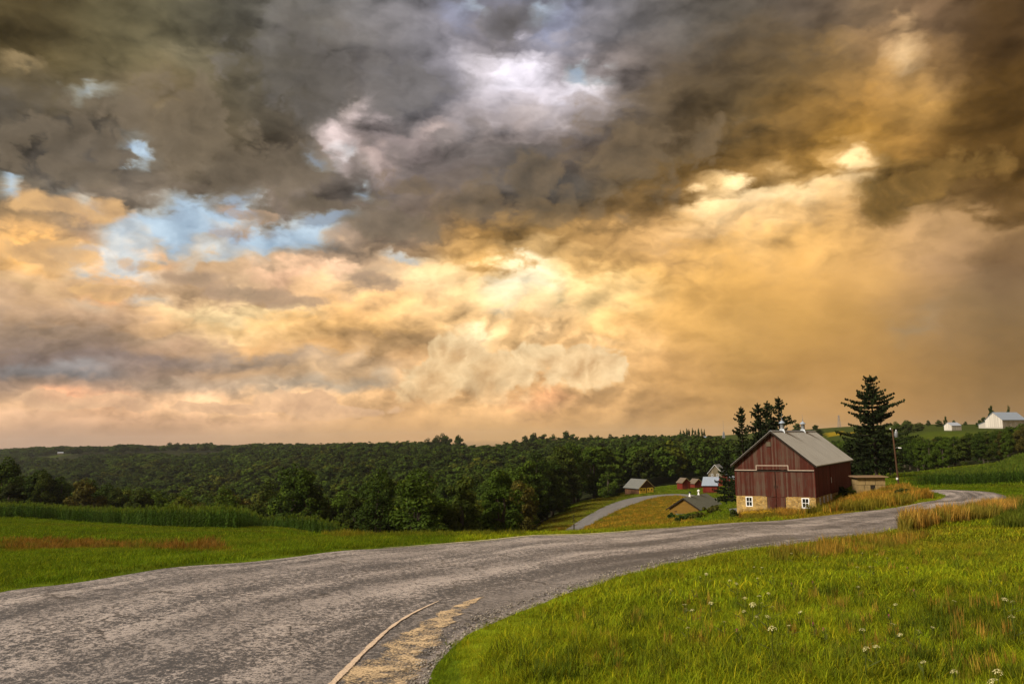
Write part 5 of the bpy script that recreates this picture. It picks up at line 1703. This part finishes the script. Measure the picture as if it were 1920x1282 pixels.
    for pxv in (1467, 1506):
        ys = np.linspace(0, L, 400)
        yy = min(ys, key=lambda q: abs(to_pix(*(Rm @ Vector((W / 2, q, ZR))))[0] - pxv))
        v = MB()
        bse = MB(); bse.hexa([(W / 2 - .42, yy - .38, ZR - .18), (W / 2 + .42, yy - .38, ZR - .18), (W / 2 + .42, yy + .38, ZR - .18), (W / 2 - .42, yy + .38, ZR - .18),
                              (W / 2 - .26, yy - .26, ZR + .34), (W / 2 + .26, yy - .26, ZR + .34), (W / 2 + .26, yy + .26, ZR + .34), (W / 2 - .26, yy + .26, ZR + .34)])
        vent = bse.build('ventilator', M['galv'], r)
        MB().lathe([(.27, .34), (.25, .40), (.25, .98), (.29, 1.02)], (W / 2, yy, ZR), 16).build('drum', M['galv'], vent, True)
        MB().lathe([(.42, 1.05), (.40, 1.10), (.22, 1.28), (.08, 1.38), (.05, 1.46)], (W / 2, yy, ZR), 16).build('cap', M['tinroof'], vent, True)
        MB().lathe([(.02, 1.44), (.06, 1.62), (.02, 1.72), (.012, 2.35)], (W / 2, yy, ZR), 8).build('finial', M['galv'], vent)
    return root

# ------------------------------------------------------------------ plain gabled buildings
def house(name, label, cat, px, py, y, th, W, L, he, hr, wall, roof, o=.3, ov=.3, rth=.10, width=.3, z=None, board=True):
    p = at(px, py, y)
    root = empty(name, (p.x, p.y, p.z if z is None else z), R(th))
    props(root, label, cat)
    foot(root, W, L)
    sl = (hr - he) / (W / 2)
    b_ = MB()
    b_.prism([(0, 0, -1.5), (W, 0, -1.5), (W, 0, he - .02), (W / 2, 0, hr - .02), (0, 0, he - .02)], (0, L, 0))
    w = b_.build('wall', M[wall], root)
    if board:
        gt = lambda x: he + sl * (W / 2 - abs(x - W / 2)) - .03
        boards('gable_siding', root, M[wall], [(0, W)], gt, 0, y=0.0, width=width, seed=len(name), th=.03)
        boards('side_siding', root, M[wall], [(0, L)], lambda q: he - .03, 0, x=W, out=1, width=width, seed=5, th=.03)
        boards('side_siding', root, M[wall], [(0, L)], lambda q: he - .03, 0, x=0, out=-1, width=width, seed=6, th=.03)
    r, _ = roof_pair(root, W, L, he, hr, M[roof], o, ov, rth)
    return root, r

def rakes(root, W, he, hr, mat, o=.3, ov=.3, h=.16):
    sl = (hr - he) / (W / 2); m = MB()
    for s in (-1, 1):
        c = W / 2; xe = c + s * (W / 2 + o + .02); ze = he - sl * (o + .02)
        poly = [(c, -ov - .05, hr - h), (xe, -ov - .05, ze - h), (xe, -ov - .05, ze + .10), (c, -ov - .05, hr + .13)]
        m.prism(poly if s < 0 else poly[::-1], (0, .045, 0))
    m.build('rake_board', M[mat], root)

def build_outbuildings():
    # long low poultry house
    W, L, he, hr = 5.6, 12.6, 1.55, 3.3
    p, r = house('poultry_house', 'low tan poultry house with shingled roof and white roof vents', 'shed', 1256, 967, 152, -32, W, L, he, hr, 'tan', 'shingle', .55, .35, board=False)
    rakes(p, W, he, hr, 'dark', .55, .35, .14)
    # weatherboards on the gable, one by one
    z = .55
    sl = (hr - he) / (W / 2)
    while z < hr - .3:
        half = W / 2 if z < he else (hr - z) / sl
        m = MB(); h = .235
        half1 = min(W / 2, (hr - z - h) / sl if z + h > he else W / 2)
        m.hexa([(W / 2 - half, -.05, z), (W / 2 + half, -.05, z), (W / 2 + half, -.003, z), (W / 2 - half, -.003, z),
                (W / 2 - half1, -.025, z + h), (W / 2 + half1, -.025, z + h), (W / 2 + half1, -.003, z + h), (W / 2 - half1, -.003, z + h)])
        m.build('weatherboard', M['tan'], p)
        z += .245
    m = MB(); m.box(1.1, 3.6, -.04, -.004, .10, .50); m.build('patched_board', M['grey'], p)
    m = MB(); m.box(.95, 1.45, -.06, -.012, .82, .96); m.build('vent_slot', M['dark'], p)
    for k in range(8):
        y0 = .6 + k * 1.5
        m = MB(); m.box(W + .005, W + .05, y0, y0 + .75, .35, 1.25); q = m.build('window', M['glass'], p)
        m = MB(); m.box(W + .004, W + .08, y0 + .85, y0 + 1.3, .1, 1.35); m.build('post', M['beige'], p)
    for yy in (3.4, 8.4):
        v = MB().lathe([(.24, -.15), (.22, .25), (.14, .3), (.14, .75)], (W / 2, yy, hr + .05), 10).build('roof_vent', M['white'], r)
        MB().lathe([(.30, .78), (.24, .92), (.05, 1.05)], (W / 2, yy, hr + .05), 10).build('cap', M['white' if yy > 5 else 'black'], v)
    # garage with yellow doors
    W, L, he, hr = 5.8, 8.6, 2.3, 4.75
    gz = at(1198.6, 926.8, 270)
    p, r = house('garage', 'brown garage with two pairs of yellow doors beside the driveway', 'garage', 1198.6, 926.8, 270, 25, W, L, he, hr, 'brown', 'shingle2', .55, .45)
    rakes(p, W, he, hr, 'trim', .55, .45, .10)
    for a in (.05, 1.36, 3.02, 4.33):
        m = MB(); m.box(a, a + 1.27, -.12, -.055, .02, 2.15); d = m.build('door_leaf', M['yellow'], p)
        m = MB(); m.box(a + .38, a + .86, -.135, -.122, 1.25, 1.75); m.build('pane', M['glass'], d)
        m = MB(); m.box(a + .12, a + 1.15, -.15, -.121, .30, .42); m.build('batten', M['ochre'], d)
        m = MB(); m.box(a + .12, a + 1.15, -.15, -.121, .85, .95); m.build('batten', M['ochre'], d)
    m = MB(); m.box(-.02, W + .02, -.10, -.05, 2.17, 2.32); m.build('lintel', M['dark'], p)
    # two small red sheds
    for (px, py, y, lab) in ((1280, 918, 272, 'small red gabled shed with its side to the garage lawn'), (1303, 919, 279, 'small red gabled shed half hidden by the lean-to shed')):
        p, r = house('red_shed', lab, 'shed', px, py, y, 18, 2.9, 3.6, 2.5, 3.8, 'red', 'rustroof', .35, .3, .08)
        p['group'] = 'red sheds below the barn'
        rakes(p, 2.9, 2.5, 3.8, 'trim', .35, .3, .04)
        m = MB(); m.box(1.0, 1.9, -.07, -.034, .05, 1.9); d = m.build('door', M['red'], p)
        m = MB(); m.box(1.75, 1.82, -.09, -.072, .9, 1.05); m.build('handle', M['dark'], d)
    # mono-pitch shed with tin roof
    q = at(1318, 921, 256)
    p = empty('tin_roof_shed', tuple(q), R(-20)); props(p, 'red shed with single sloping tin roof below the blue-roofed barn', 'shed', 'red sheds below the barn')
    W, L, h0, h1 = 4.4, 4.6, 2.0, 4.1
    foot(p, W, L)
    MB().prism([(0, 0, -1), (0, L, -1), (0, L, h1), (0, 0, h0)], (W, 0, 0)).build('wall', M['red'], p)
    boards('front_siding', p, M['red'], [(0, W)], lambda x: h0 - .02, 0, y=0, seed=3, th=.03)
    boards('side_siding', p, M['red'], [(0, L)], lambda y: h0 + (h1 - h0) * y / L - .02, 0, x=W, out=1, seed=4, th=.03)
    k = (h1 - h0) / L
    rf = MB().hexa([(-.35, -.5, h0 - .5 * k + .01), (W + .35, -.5, h0 - .5 * k + .01), (W + .35, L + .3, h1 + .3 * k + .01), (-.35, L + .3, h1 + .3 * k + .01),
               (-.35, -.5, h0 - .5 * k + .09), (W + .35, -.5, h0 - .5 * k + .09), (W + .35, L + .3, h1 + .3 * k + .09), (-.35, L + .3, h1 + .3 * k + .09)]).build('roof', M['tinroof'], p)
    sm = MB()
    for i in range(9):
        x0 = -.3 + i * (W + .6) / 8.3
        sm.hexa([(x0, -.5, h0 - .5 * k + .092), (x0 + .05, -.5, h0 - .5 * k + .092), (x0 + .05, L + .3, h1 + .3 * k + .092), (x0, L + .3, h1 + .3 * k + .092),
                 (x0, -.5, h0 - .5 * k + .13), (x0 + .05, -.5, h0 - .5 * k + .13), (x0 + .05, L + .3, h1 + .3 * k + .13), (x0, L + .3, h1 + .3 * k + .13)])
    sm.build('rib', M['tinroof'], rf)['kind'] = 'stuff'
    MB().box(W - 1.5, W - .6, -.07, -.04, .05, 1.75).build('door', M['red'], p)
    # barn with pale metal roof, its blue standing for mirrored sky
    W, L, he, hr = 4.9, 8.5, 4.7, 7.5
    zz = hz(at(1330, 915, 290).x, 290)
    p, r = house('blue_roofed_barn', 'tall narrow barn with pale blue metal roof and beige gable', 'barn', 1329, 915, 290, -25, W, L, he, hr, 'beige', 'tinroof', .35, .35, z=zz)
    rakes(p, W, he, hr, 'white', .35, .35, .02)
    boards('lower_siding', p, M['red'], [(0, W)], lambda x: 3.4, 0, y=-.05, seed=8, th=.03)
    for a in (1.0, 3.0):
        window(p, a, a + .8, 3.5, 4.4, y=-.04, out=-1, fr=.08)
    m = MB(); m.hexa([(W, .3, 2.2), (W + 4.2, .3, .6), (W + 4.2, L - .3, .6), (W, L - .3, 2.2), (W, .3, 4.3), (W + 4.2, .3, 2.4), (W + 4.2, L - .3, 2.4), (W, L - .3, 4.3)]); m.build('lean_to', M['red'], p)
    m = MB(); m.hexa([(W - .02, 0, 4.35), (W + 4.5, 0, 2.3), (W + 4.5, L, 2.3), (W - .02, L, 4.35), (W - .02, 0, 4.44), (W + 4.5, 0, 2.39), (W + 4.5, L, 2.39), (W - .02, L, 4.44)]); m.build('lean_to_roof', M['tinroof'], p)
    q = at(1366, 917, 262)
    p = empty('red_hut', tuple(q), R(-20)); props(p, 'low red board hut half hidden by the barn gable', 'shed')
    MB().box(0, 3.0, 0, 2.4, -1, 2.1).build('wall', M['red'], p); MB().hexa([(-.2, -.2, 2.11), (3.2, -.2, 2.11), (3.2, 2.6, 2.4), (-.2, 2.6, 2.4), (-.2, -.2, 2.19), (3.2, -.2, 2.19), (3.2, 2.6, 2.48), (-.2, 2.6, 2.48)]).build('roof', M['rustroof'], p)
    boards('siding', p, M['red'], [(0, 3.0)], lambda x: 2.08, 0, y=0, seed=31, th=.03)
    # block hut
    q = at(1609, 923, 103)
    p = empty('block_hut', tuple(q), R(-8)); props(p, 'small pale block hut with overhanging slab roof beside the barn', 'hut')
    W, L = 3.36, 2.6
    foot(p, W, L, .1)
    MB().box(.06, W - .06, .06, L, -1, 1.84).build('core', M['dark'], p)
    for r_, (z0, z1) in enumerate(((-.3, .90), (.94, 1.86))):
        xs = (0, .84, 1.55, 2.10, W) if r_ == 0 else (0, .95, 2.16, W)
        for a, b_ in zip(xs[:-1], xs[1:]):
            if r_ == 0 and abs(a - 1.55) < .01: continue
            m = MB(); m.box(a + .03, b_ - .03, rnd.uniform(-.02, .0), .3, z0, z1); m.build('block', M['concrete'], p)
        for a, b_ in ((.302, 1.4), (1.4, L)):
            m = MB(); m.box(-.01, .25, a + .018, b_ - .018, z0, z1); m.build('block', M['concrete'], p)
            m = MB(); m.box(W - .25, W + .01, a + .018, b_ - .018, z0, z1); m.build('block', M['concrete'], p)
    m = MB(); m.hexa([(-.35, -.4, 1.88), (W + .35, -.4, 1.88), (W + .35, L + .35, 1.88), (-.35, L + .35, 1.88), (-.28, -.33, 1.97), (W + .28, -.33, 1.97), (W + .28, L + .3, 2.02), (-.28, L + .3, 2.02)]); s = m.build('slab_roof', M['slab'], p)
    # white shed and white barn on the hill
    p, r = house('white_shed', 'small whitewashed shed with blue-grey roof on the hillside field', 'shed', 1770.5, 806, 432, -68, 4.6, 7.2, 2.3, 3.9, 'whitewall', 'bluegrey', .2, .2)
    W, L, he, hr = 10.0, 23.0, 4.4, 8.6
    p, r = house('white_barn', 'long white barn with pale metal roof on the hilltop', 'barn', 1848, 801, 472, -62, W, L, he, hr, 'whitewall', 'tinroof', .5, .5)
    MB().hexa([(-4.5, .6, -1), (0, .6, -1), (0, 6, -1), (-4.5, 6, -1), (-4.5, .6, 1.6), (0, .6, 3.2), (0, 6, 3.2), (-4.5, 6, 1.6)]).build('lean_to', M['whitewall'], p)
    MB().hexa([(-4.9, .3, 1.62), (-.04, .3, 3.35), (-.04, 6.3, 3.35), (-4.9, 6.3, 1.62), (-4.9, .3, 1.74), (-.04, .3, 3.47), (-.04, 6.3, 3.47), (-4.9, 6.3, 1.74)]).build('lean_to_roof', M['tinroof'], p)
    for k in range(4):
        window(p, 2.5 + k * 5, 3.7 + k * 5, 1.6, 2.8, x=W + .035, out=1, fr=.12)
    # farm on the far ridge
    p, r = house('farmhouse', 'dark-roofed farmhouse beside trees on the far ridge', 'house', 843, 826.5, 900, -70, 7, 9, 4, 6, 'beige', 'rustroof', .3, .3, board=False, z=hz(at(843, 826, 900).x, 900))
    p, r = house('long_barn', 'long low pale barn on the far ridge', 'barn', 866, 826, 905, -75, 8, 13, 3.2, 5.0, 'whitewall', 'bluegrey', .3, .3, board=False, z=hz(at(866, 826, 905).x, 905))
    p, r = house('ridge_barn', 'pale low barn on the skyline beside the shelter belt', 'barn', 1312, 815, 810, -78, 7, 12, 3.5, 5.5, 'whitewall', 'tinroof', .3, .3, board=False, z=hz(at(1312, 815, 810).x, 810) + 3)
    p, r = house('skyline_house', 'tiny white house on the far skyline field', 'house', 404, 842, 1580, -60, 7, 10, 4, 6, 'whitewall', 'rustroof', .3, .3, board=False, z=hz(at(404, 842, 1580).x, 1580))
    p, r = house('hillside_house', 'tiny white house above the far wooded hillside', 'house', 108, 848, 1470, -60, 6, 9, 3.5, 5, 'whitewall', 'bluegrey', .3, .3, board=False, z=hz(at(108, 848, 1470).x, 1470))

# ------------------------------------------------------------------ pole, posts, towers
def build_poles():
    b0 = at(1685.5, 912.5, 115); t0 = at(1673, 803.5, 115)
    root = empty('utility_pole', tuple(b0)); props(root, 'brown wooden utility pole with transformer and lamp by the corn', 'utility pole')
    d = t0 - b0; H = d.length
    u = d / H
    P = lambda s, dx=0, dy=0, dz=0: u * s + Vector((dx, dy, dz))
    sh = MB().tube([u * -1.2, Vector((0, 0, 0)), u * (H * .5), u * H], [.14, .135, .115, .09], 12).build('shaft', M['pole'], root, True)
    tz = H * .885
    c = P(tz - .3, .46, 0)
    tr = MB().lathe([(.20, 0), (.23, .04), (.23, .80), (.20, .86), (.06, .90)], tuple(c), 14).build('transformer', M['galv'], root, True)
    MB().box(c.x - .34, c.x - .2, c.y - .05, c.y + .05, c.z + .2, c.z + .6).build('bracket', M['grey'], tr)
    MB().lathe([(.05, .88), (.07, .95), (.04, 1.12)], tuple(c), 8).build('bushing', M['white'], tr)
    a0 = P(H * .66)
    ar = MB().tube([a0, a0 + Vector((.35, -.05, .12)), a0 + Vector((.62, -.08, .10))], .03, 6).build('lamp_arm', M['grey'], root)
    MB().hexa([tuple(a0 + Vector(v)) for v in ((.5, -.18, .02), (.92, -.18, .0), (.92, .04, .0), (.5, .04, .02), (.52, -.15, .16), (.88, -.15, .12), (.88, .0, .12), (.52, .0, .16))]).build('lamp_head', M['white'], ar)
    i0 = P(H * .985, -.28)
    cr = MB().tube([P(H * .965), i0], .035, 6).build('insulator_arm', M['grey'], root)
    MB().lathe([(.05, 0), (.09, .06), (.05, .12), (.09, .18), (.03, .24)], tuple(i0), 8).build('insulator', M['white'], cr)
    m0 = P(H * .125, -.17, -.05)
    MB().box(m0.x - .12, m0.x + .08, m0.y - .16, m0.y + .02, m0.z, m0.z + .28).build('meter_box', M['white'], root)
    # marker posts beside the driveway
    for (px, py0, py1, y, lab, r_) in ((1076.5, 999.5, 964, 138, 'thin dark post beside the lower end of the driveway', .07), (1221.3, 941.5, 932.5, 236, 'short dark post inside the driveway bend', .09)):
        b_ = at(px, py0, y); t = at(px - 1, py1, y)
        root = empty('marker_post', tuple(b_)); props(root, lab, 'post')
        h = t.z - b_.z
        MB().tube([(0, 0, -1.5), (0, 0, h * .45), (0, 0, h * .47), (0, 0, h)], [r_ * 1.5, r_ * 1.4, r_ * .8, r_ * .6], 8).build('stake', M['dark'], root)
        MB().box(-.06, .06, -r_ * 1.4 - .02, -r_ * .5, h * .52, h * .6).build('reflector', M['beige'], root)
    # lattice mast on the skyline and a wind pump tower
    for (px, py0, py1, y, lab, name, wb) in ((1574, 804, 777, 900, 'faint lattice mast on the skyline beside the old spruce', 'lattice_mast', 1.5), (1357, 816, 788, 800, 'dark tapering tower with antenna on the skyline', 'tower', 1.3)):
        b_ = at(px, py0, y); b_.z = hz(b_.x, b_.y); t = at(px, py1, y)
        H = t.z - b_.z
        root = empty(name, tuple(b_)); props(root, lab, 'mast' if name == 'lattice_mast' else 'tower')
        fr = .35
        for sx in (-1, 1):
            for sy in (-1, 1):
                MB().tube([(sx * wb, sy * wb, -1), (sx * wb * fr, sy * wb * fr, H * (.94 if name == 'lattice_mast' else .5))], .13 if name == 'lattice_mast' else .35, 4).build('leg', M['grey'], root)
        br = MB()
        for k in range(8):
            f0, f1 = k / 8, (k + 1) / 8
            hh = H * (.94 if name == 'lattice_mast' else .5)
            w0, w1 = wb * (1 - (1 - fr) * f0), wb * (1 - (1 - fr) * f1)
            for s in (-1, 1):
                br.tube([(-w0, s * w0, hh * f0), (w1, s * w1, hh * f1)], .09, 4); br.tube([(s * w0, -w0, hh * f0), (s * w1, w1, hh * f1)], .09, 4)
        br.build('bracing', M['grey'], root)
        MB().tube([(0, 0, H * .48), (0, 0, H)], .10, 5).build('antenna', M['grey'], root)
        if name == 'tower':
            MB().lathe([(wb * 1.0, -1), (wb * .55, H * .42), (wb * .8, H * .44), (wb * .1, H * .55)], (0, 0, 0), 10).build('tank', M['grey'], root)
    # low dark cart against the barn corner
    b_ = at(1376.5, 963, 101)
    root = empty('garden_cart', tuple(b_), R(-20)); props(root, 'low dark cart standing against the stone corner of the barn', 'cart')
    MB().hexa([(-.45, -.25, .22), (.40, -.25, .22), (.40, .3, .22), (-.45, .3, .22), (-.55, -.33, .58), (.46, -.33, .70), (.46, .36, .70), (-.55, .36, .58)]).build('tray', M['grey'], root)
    for sx, sy in ((-.28, -.36), (.24, -.36), (-.28, .40), (.24, .40)):
        w = MB().tube([(sx, sy - .05, .18), (sx, sy + .05, .18)], .19, 12).build('wheel', M['black'], root)
        MB().tube([(sx, sy - .06, .18), (sx, sy + .06, .18)], .07, 8).build('hub', M['grey'], w)
    MB().tube([(-.5, 0, .5), (-.85, 0, .75)], .025, 6).build('handle', M['black'], root)

# ------------------------------------------------------------------ flowers and shrubs
def plain_leaf(name, col, trans=.2):
    m, b, p = new_mat(name)
    a = b.n('ShaderNodeAttribute', attribute_name='blade').outputs['Fac']
    b.put(p.inputs['Base Color'], b.vm('SCALE', col, s=b.rng(a, 0, 1, .7, 1.25)))
    return m

def head_on(px, py, h, y0=3.0, y1=60):
    """ground spot whose plant of height h carries its head at this pixel"""
    a, s = pix(px, py)
    ys = np.exp(np.linspace(math.log(y0), math.log(y1), 900))
    g = height(a * ys, ys) + h
    k = np.nonzero(g >= s * ys)[0]
    y = float(ys[k[0]]) if len(k) else y1
    return Vector((a * y, y, hz(a * y, y)))

def build_flowers():
    white = plain_leaf('white_florets', (.46, .43, .22)); stem_m = plain_leaf('flower_stem', (.07, .09, .012)); pink = plain_leaf('clover_pink', (.42, .05, .20)); straw = plain_leaf('goldenrod_yellow', (.50, .32, .02))
    def umbel(seed, dome):
        g = random.Random(seed); V, F, S = [], [], []
        for k in range(46):
            r = math.sqrt(g.random()); t = g.uniform(0, 6.283)
            c = Vector((r * math.cos(t), r * math.sin(t), dome * (1 - r * r) + g.uniform(-.05, .05)))
            n = Vector((c.x * .5, c.y * .5, 1)).normalized(); u_ = n.cross(Vector((g.uniform(-1, 1), g.uniform(-1, 1), .2))).normalized(); w = n.cross(u_)
            s = g.uniform(.09, .16); i = len(V)
            for q in range(5):
                an = q * 1.2566; V.append(tuple(c + (u_ * math.cos(an) + w * math.sin(an)) * s))
            F.append(tuple(range(i, i + 5))); S += [g.random()] * 5
        me = bpy.data.meshes.new('flower_head'); me.from_pydata(V, [], F); me.materials.append(white); me.update()
        a = me.attributes.new('blade', 'FLOAT', 'POINT'); a.data.foreach_set('value', np.array(S, np.float32))
        return me
    heads = [umbel(k, .25 + .15 * k) for k in range(4)]
    def stem_mesh(h):
        b_ = MB(); b_.tube([(0, 0, -.02), (.012, .004, h * .5), (0, 0, h)], [.004, .0035, .0025], 5)
        for an in (.4, 2.2, 3.9, 5.4):
            d = Vector((math.cos(an), math.sin(an), 0)); b_.tube([(0, 0, h - .03), tuple(d * .028 + Vector((0, 0, h - .004)))], .0016, 3, False)
        for an, z in ((1.0, .35), (4.0, .5)):
            d = Vector((math.cos(an), math.sin(an), .35)); s = Vector((-d.y, d.x, 0)) * .012
            p0 = Vector((0, 0, h * z)); b_.quad(p0, p0 + d * .06 - s, p0 + d * .13, p0 + d * .06 + s)
        return b_.mesh('stem', stem_m)
    hs = [.15, .19, .23]
    stems = [stem_mesh(h) for h in hs]
    Z = [(435,567),(463,570),(525,412),(497,425),(465,482),(628,440),(672,412),(658,455),(735,380),(770,383),(750,430),(820,425),(695,518),(798,497),(758,510),(730,548),(770,540),(815,557),(690,575),(748,602),(795,600),(605,622),(815,655),(888,637),(938,577),(995,320),(1012,335),(1180,288),(1210,320),(1275,325),(1318,340),(1188,383),(1243,380),(1258,378),(1210,658),(1455,663),(1520,645),(1345,632),(1375,680),(1228,742),(1270,732),(1613,530),(1870,535),(1865,602),(1772,443),(1835,522),(1615,845),(1477,797),(1805,845),(1780,885),(900,322),(545,540),(1193,470),(1355,545),(430,545),(370,480),(445,650)]
    for k, (zx, zy) in enumerate(Z):
        px, py = 1100 + zx / 2.341, 900 + zy / 2.341
        i = rnd.randrange(3)
        p = head_on(px, py, hs[i])
        root = empty('lace_flower', tuple(p), rnd.uniform(0, 6.28))
        where = 'near the tawny stalks by the road' if py < 1062 else 'in the thick cluster on the bank' if px < 1455 and py < 1150 else 'on the open lower bank'
        props(root, '%s white lacy wildflower %s' % ('full' if i == 2 else 'small' if i == 0 else 'flat', where), 'wildflower', 'white wildflowers in the bank grass')
        s = bpy.data.objects.new('stem', stems[i]); COL.objects.link(s); s.parent = root
        hd = bpy.data.objects.new('flower_head', heads[rnd.randrange(4)]); COL.objects.link(hd); hd.parent = root
        hd.location = (0, 0, hs[i]); r_ = (.018, .022, .027)[i] * rnd.uniform(.9, 1.15) * (1.1 if zy > 500 else 1.0); hd.scale = (r_, r_, r_)
        hd.rotation_euler = (rnd.uniform(-.5, .2), rnd.uniform(-.4, .4), 0)
    # clover
    g = random.Random(4); V, F, S = [], [], []
    for k in range(60):
        z = g.uniform(-.5, 1); t = g.uniform(0, 6.283); r = math.sqrt(max(0, 1 - z * z * .9))
        d = Vector((r * math.cos(t), r * math.sin(t), z)); s = d.cross(Vector((0, .3, 1))).normalized() * .14; i = len(V)
        V += [tuple(d * .55 - s * .5), tuple(d * 1.05), tuple(d * .55 + s * .5)]; F.append((i, i + 1, i + 2)); S += [g.random()] * 3
    cm = bpy.data.meshes.new('flower_head'); cm.from_pydata(V, [], F); cm.materials.append(pink); cm.update()
    a = cm.attributes.new('blade', 'FLOAT', 'POINT'); a.data.foreach_set('value', np.array(S, np.float32))
    for zx, zy in ((995,632),(1328,597),(1040,657),(900,455),(993,450),(1437,485),(1408,385),(660,660)):
        p = head_on(1100 + zx / 2.341, 900 + zy / 2.341, .15)
        root = empty('clover_flower', tuple(p)); props(root, 'small magenta clover bloom among the bank grass', 'clover', 'magenta clover in the bank grass')
        s = bpy.data.objects.new('stem', stem_mesh(.15)); COL.objects.link(s); s.parent = root
        hd = bpy.data.objects.new('flower_head', cm); COL.objects.link(hd); hd.parent = root; hd.location = (0, 0, .15); hd.scale = (.018, .018, .02)
    # goldenrod by the stable door
    def plume(seed):
        g = np.random.default_rng(seed); C = []; 
        for k in range(16):
            an = g.uniform(0, 6.28); r = g.uniform(.0, .42)
            C.append((r * math.cos(an), r * math.sin(an), g.uniform(.75, 1.25)))
        return leaf_cloud('plume', C, [.12] * len(C), [16] * len(C), .09, straw, g), C
    for k, (px, py) in enumerate(((1404, 965), (1411, 968), (1419, 970), (1428, 970), (1437, 971), (1445, 968), (1395, 969))):
        v = at(px, py, 90); v.z = hz(v.x, v.y)
        root = empty('goldenrod', tuple(v)); root.scale = (.75, .75, .62); props(root, 'yellow flowering weed clump in front of the barn doors', 'wildflower', 'yellow weeds before the barn doors')
        me, C = plume(k)
        o = bpy.data.objects.new('plume', me); COL.objects.link(o); o.parent = root
        m = MB()
        for c in C: m.tube([(c[0] * .3, c[1] * .3, -.1), c], [.012, .006], 4, False)
        m.build('stem', stem_m, root)

def build_shrubs():
    spots = [(1693, 934, 24, 1.5, 'dark weedy bush on the lawn between the hut and the road bend', (.040, .050, .010)),
             (1708, 938, 14, .9, 'low tangled bush beside the darker weedy bush', (.070, .065, .012)),
             (1575, 925, 16, 1.0, 'green bush against the long side of the barn', (.032, .048, .008)),
             (1590, 928, 13, .9, 'small green bush between barn and hut', (.040, .055, .008)),
             (1376, 968, 13, .9, 'dark bush beside the barn gable corner', (.030, .042, .008)),
             (1340, 962, 20, 1.6, 'low bush between poultry house and barn', (.060, .062, .012)),
             (1285, 976, 22, 1.2, 'dark green bush below the poultry house gable', (.028, .048, .010)),
             (1258, 973, 14, 1.0, 'leafy weeds at the corner of the poultry house', (.028, .055, .010)),
             (1310, 972, 20, 1.1, 'olive bush below the poultry house windows', (.055, .055, .010)),
             (640, 1000, 50, .9, 'loose green weeds at the end of the cornfield', (.070, .100, .012)),]
    for k, (px, py, w, hgt, lab, col) in enumerate(spots):
        v = hit(px, py)
        if v is None: continue
        g = np.random.default_rng(400 + k)
        Wm = w * v.y / FPX * 1.25
        n = 22
        C = [(g.normal(0, Wm * .26), g.normal(0, Wm * .2), abs(g.normal(0, .30)) * hgt + .05 * hgt) for _ in range(n)]
        me = leaf_cloud('foliage', C, [max(.12, .22 * hgt) * g.uniform(.5, 1.5) for _ in range(n)], [110] * n, (.05 + .0011 * v.y) * (1 + .3 * hgt), leaf_obj, g)
        root = empty('bush', tuple(v)); props(root, lab, 'bush')
        o = bpy.data.objects.new('foliage', me); COL.objects.link(o); o.parent = root; o.color = (*col, 1)
        m = MB()
        for c in C[:9]: m.tube([(c[0] * .4, c[1] * .4, -.2), c], [.02, .008], 4, False)
        m.build('stem', bark_m, root)

# ------------------------------------------------------------------ the air
def build_haze():
    x, y0, y1, z0, z1 = 6700, -650, 5700, -70, 60
    o = MB().box(-x, x, y0, y1, z0, z1).build('haze', None)
    m = bpy.data.materials.new('haze_air'); m.use_nodes = True
    m.node_tree.nodes.clear()
    b = NB(m.node_tree)
    v = b.n('ShaderNodeVolumePrincipled')
    v.inputs['Color'].default_value = (.80, .84, .92, 1)
    v.inputs['Density'].default_value = HAZE
    v.inputs['Anisotropy'].default_value = 0.2
    out = b.n('ShaderNodeOutputMaterial')
    b.t.links.new(v.outputs[0], out.inputs['Volume'])
    o.data.materials.append(m)
    props(o, 'thin bluish haze over the far hills', kind='stuff')
HAZE = 0.000045

# ------------------------------------------------------------------ put it all together
build_barn()
build_outbuildings()
build_poles()
build_grass()
build_tall_grass()
build_gravel()
build_corn()
build_wood()
build_spruces()
build_hill_trees()
build_shrubs()
build_flowers()
build_haze()
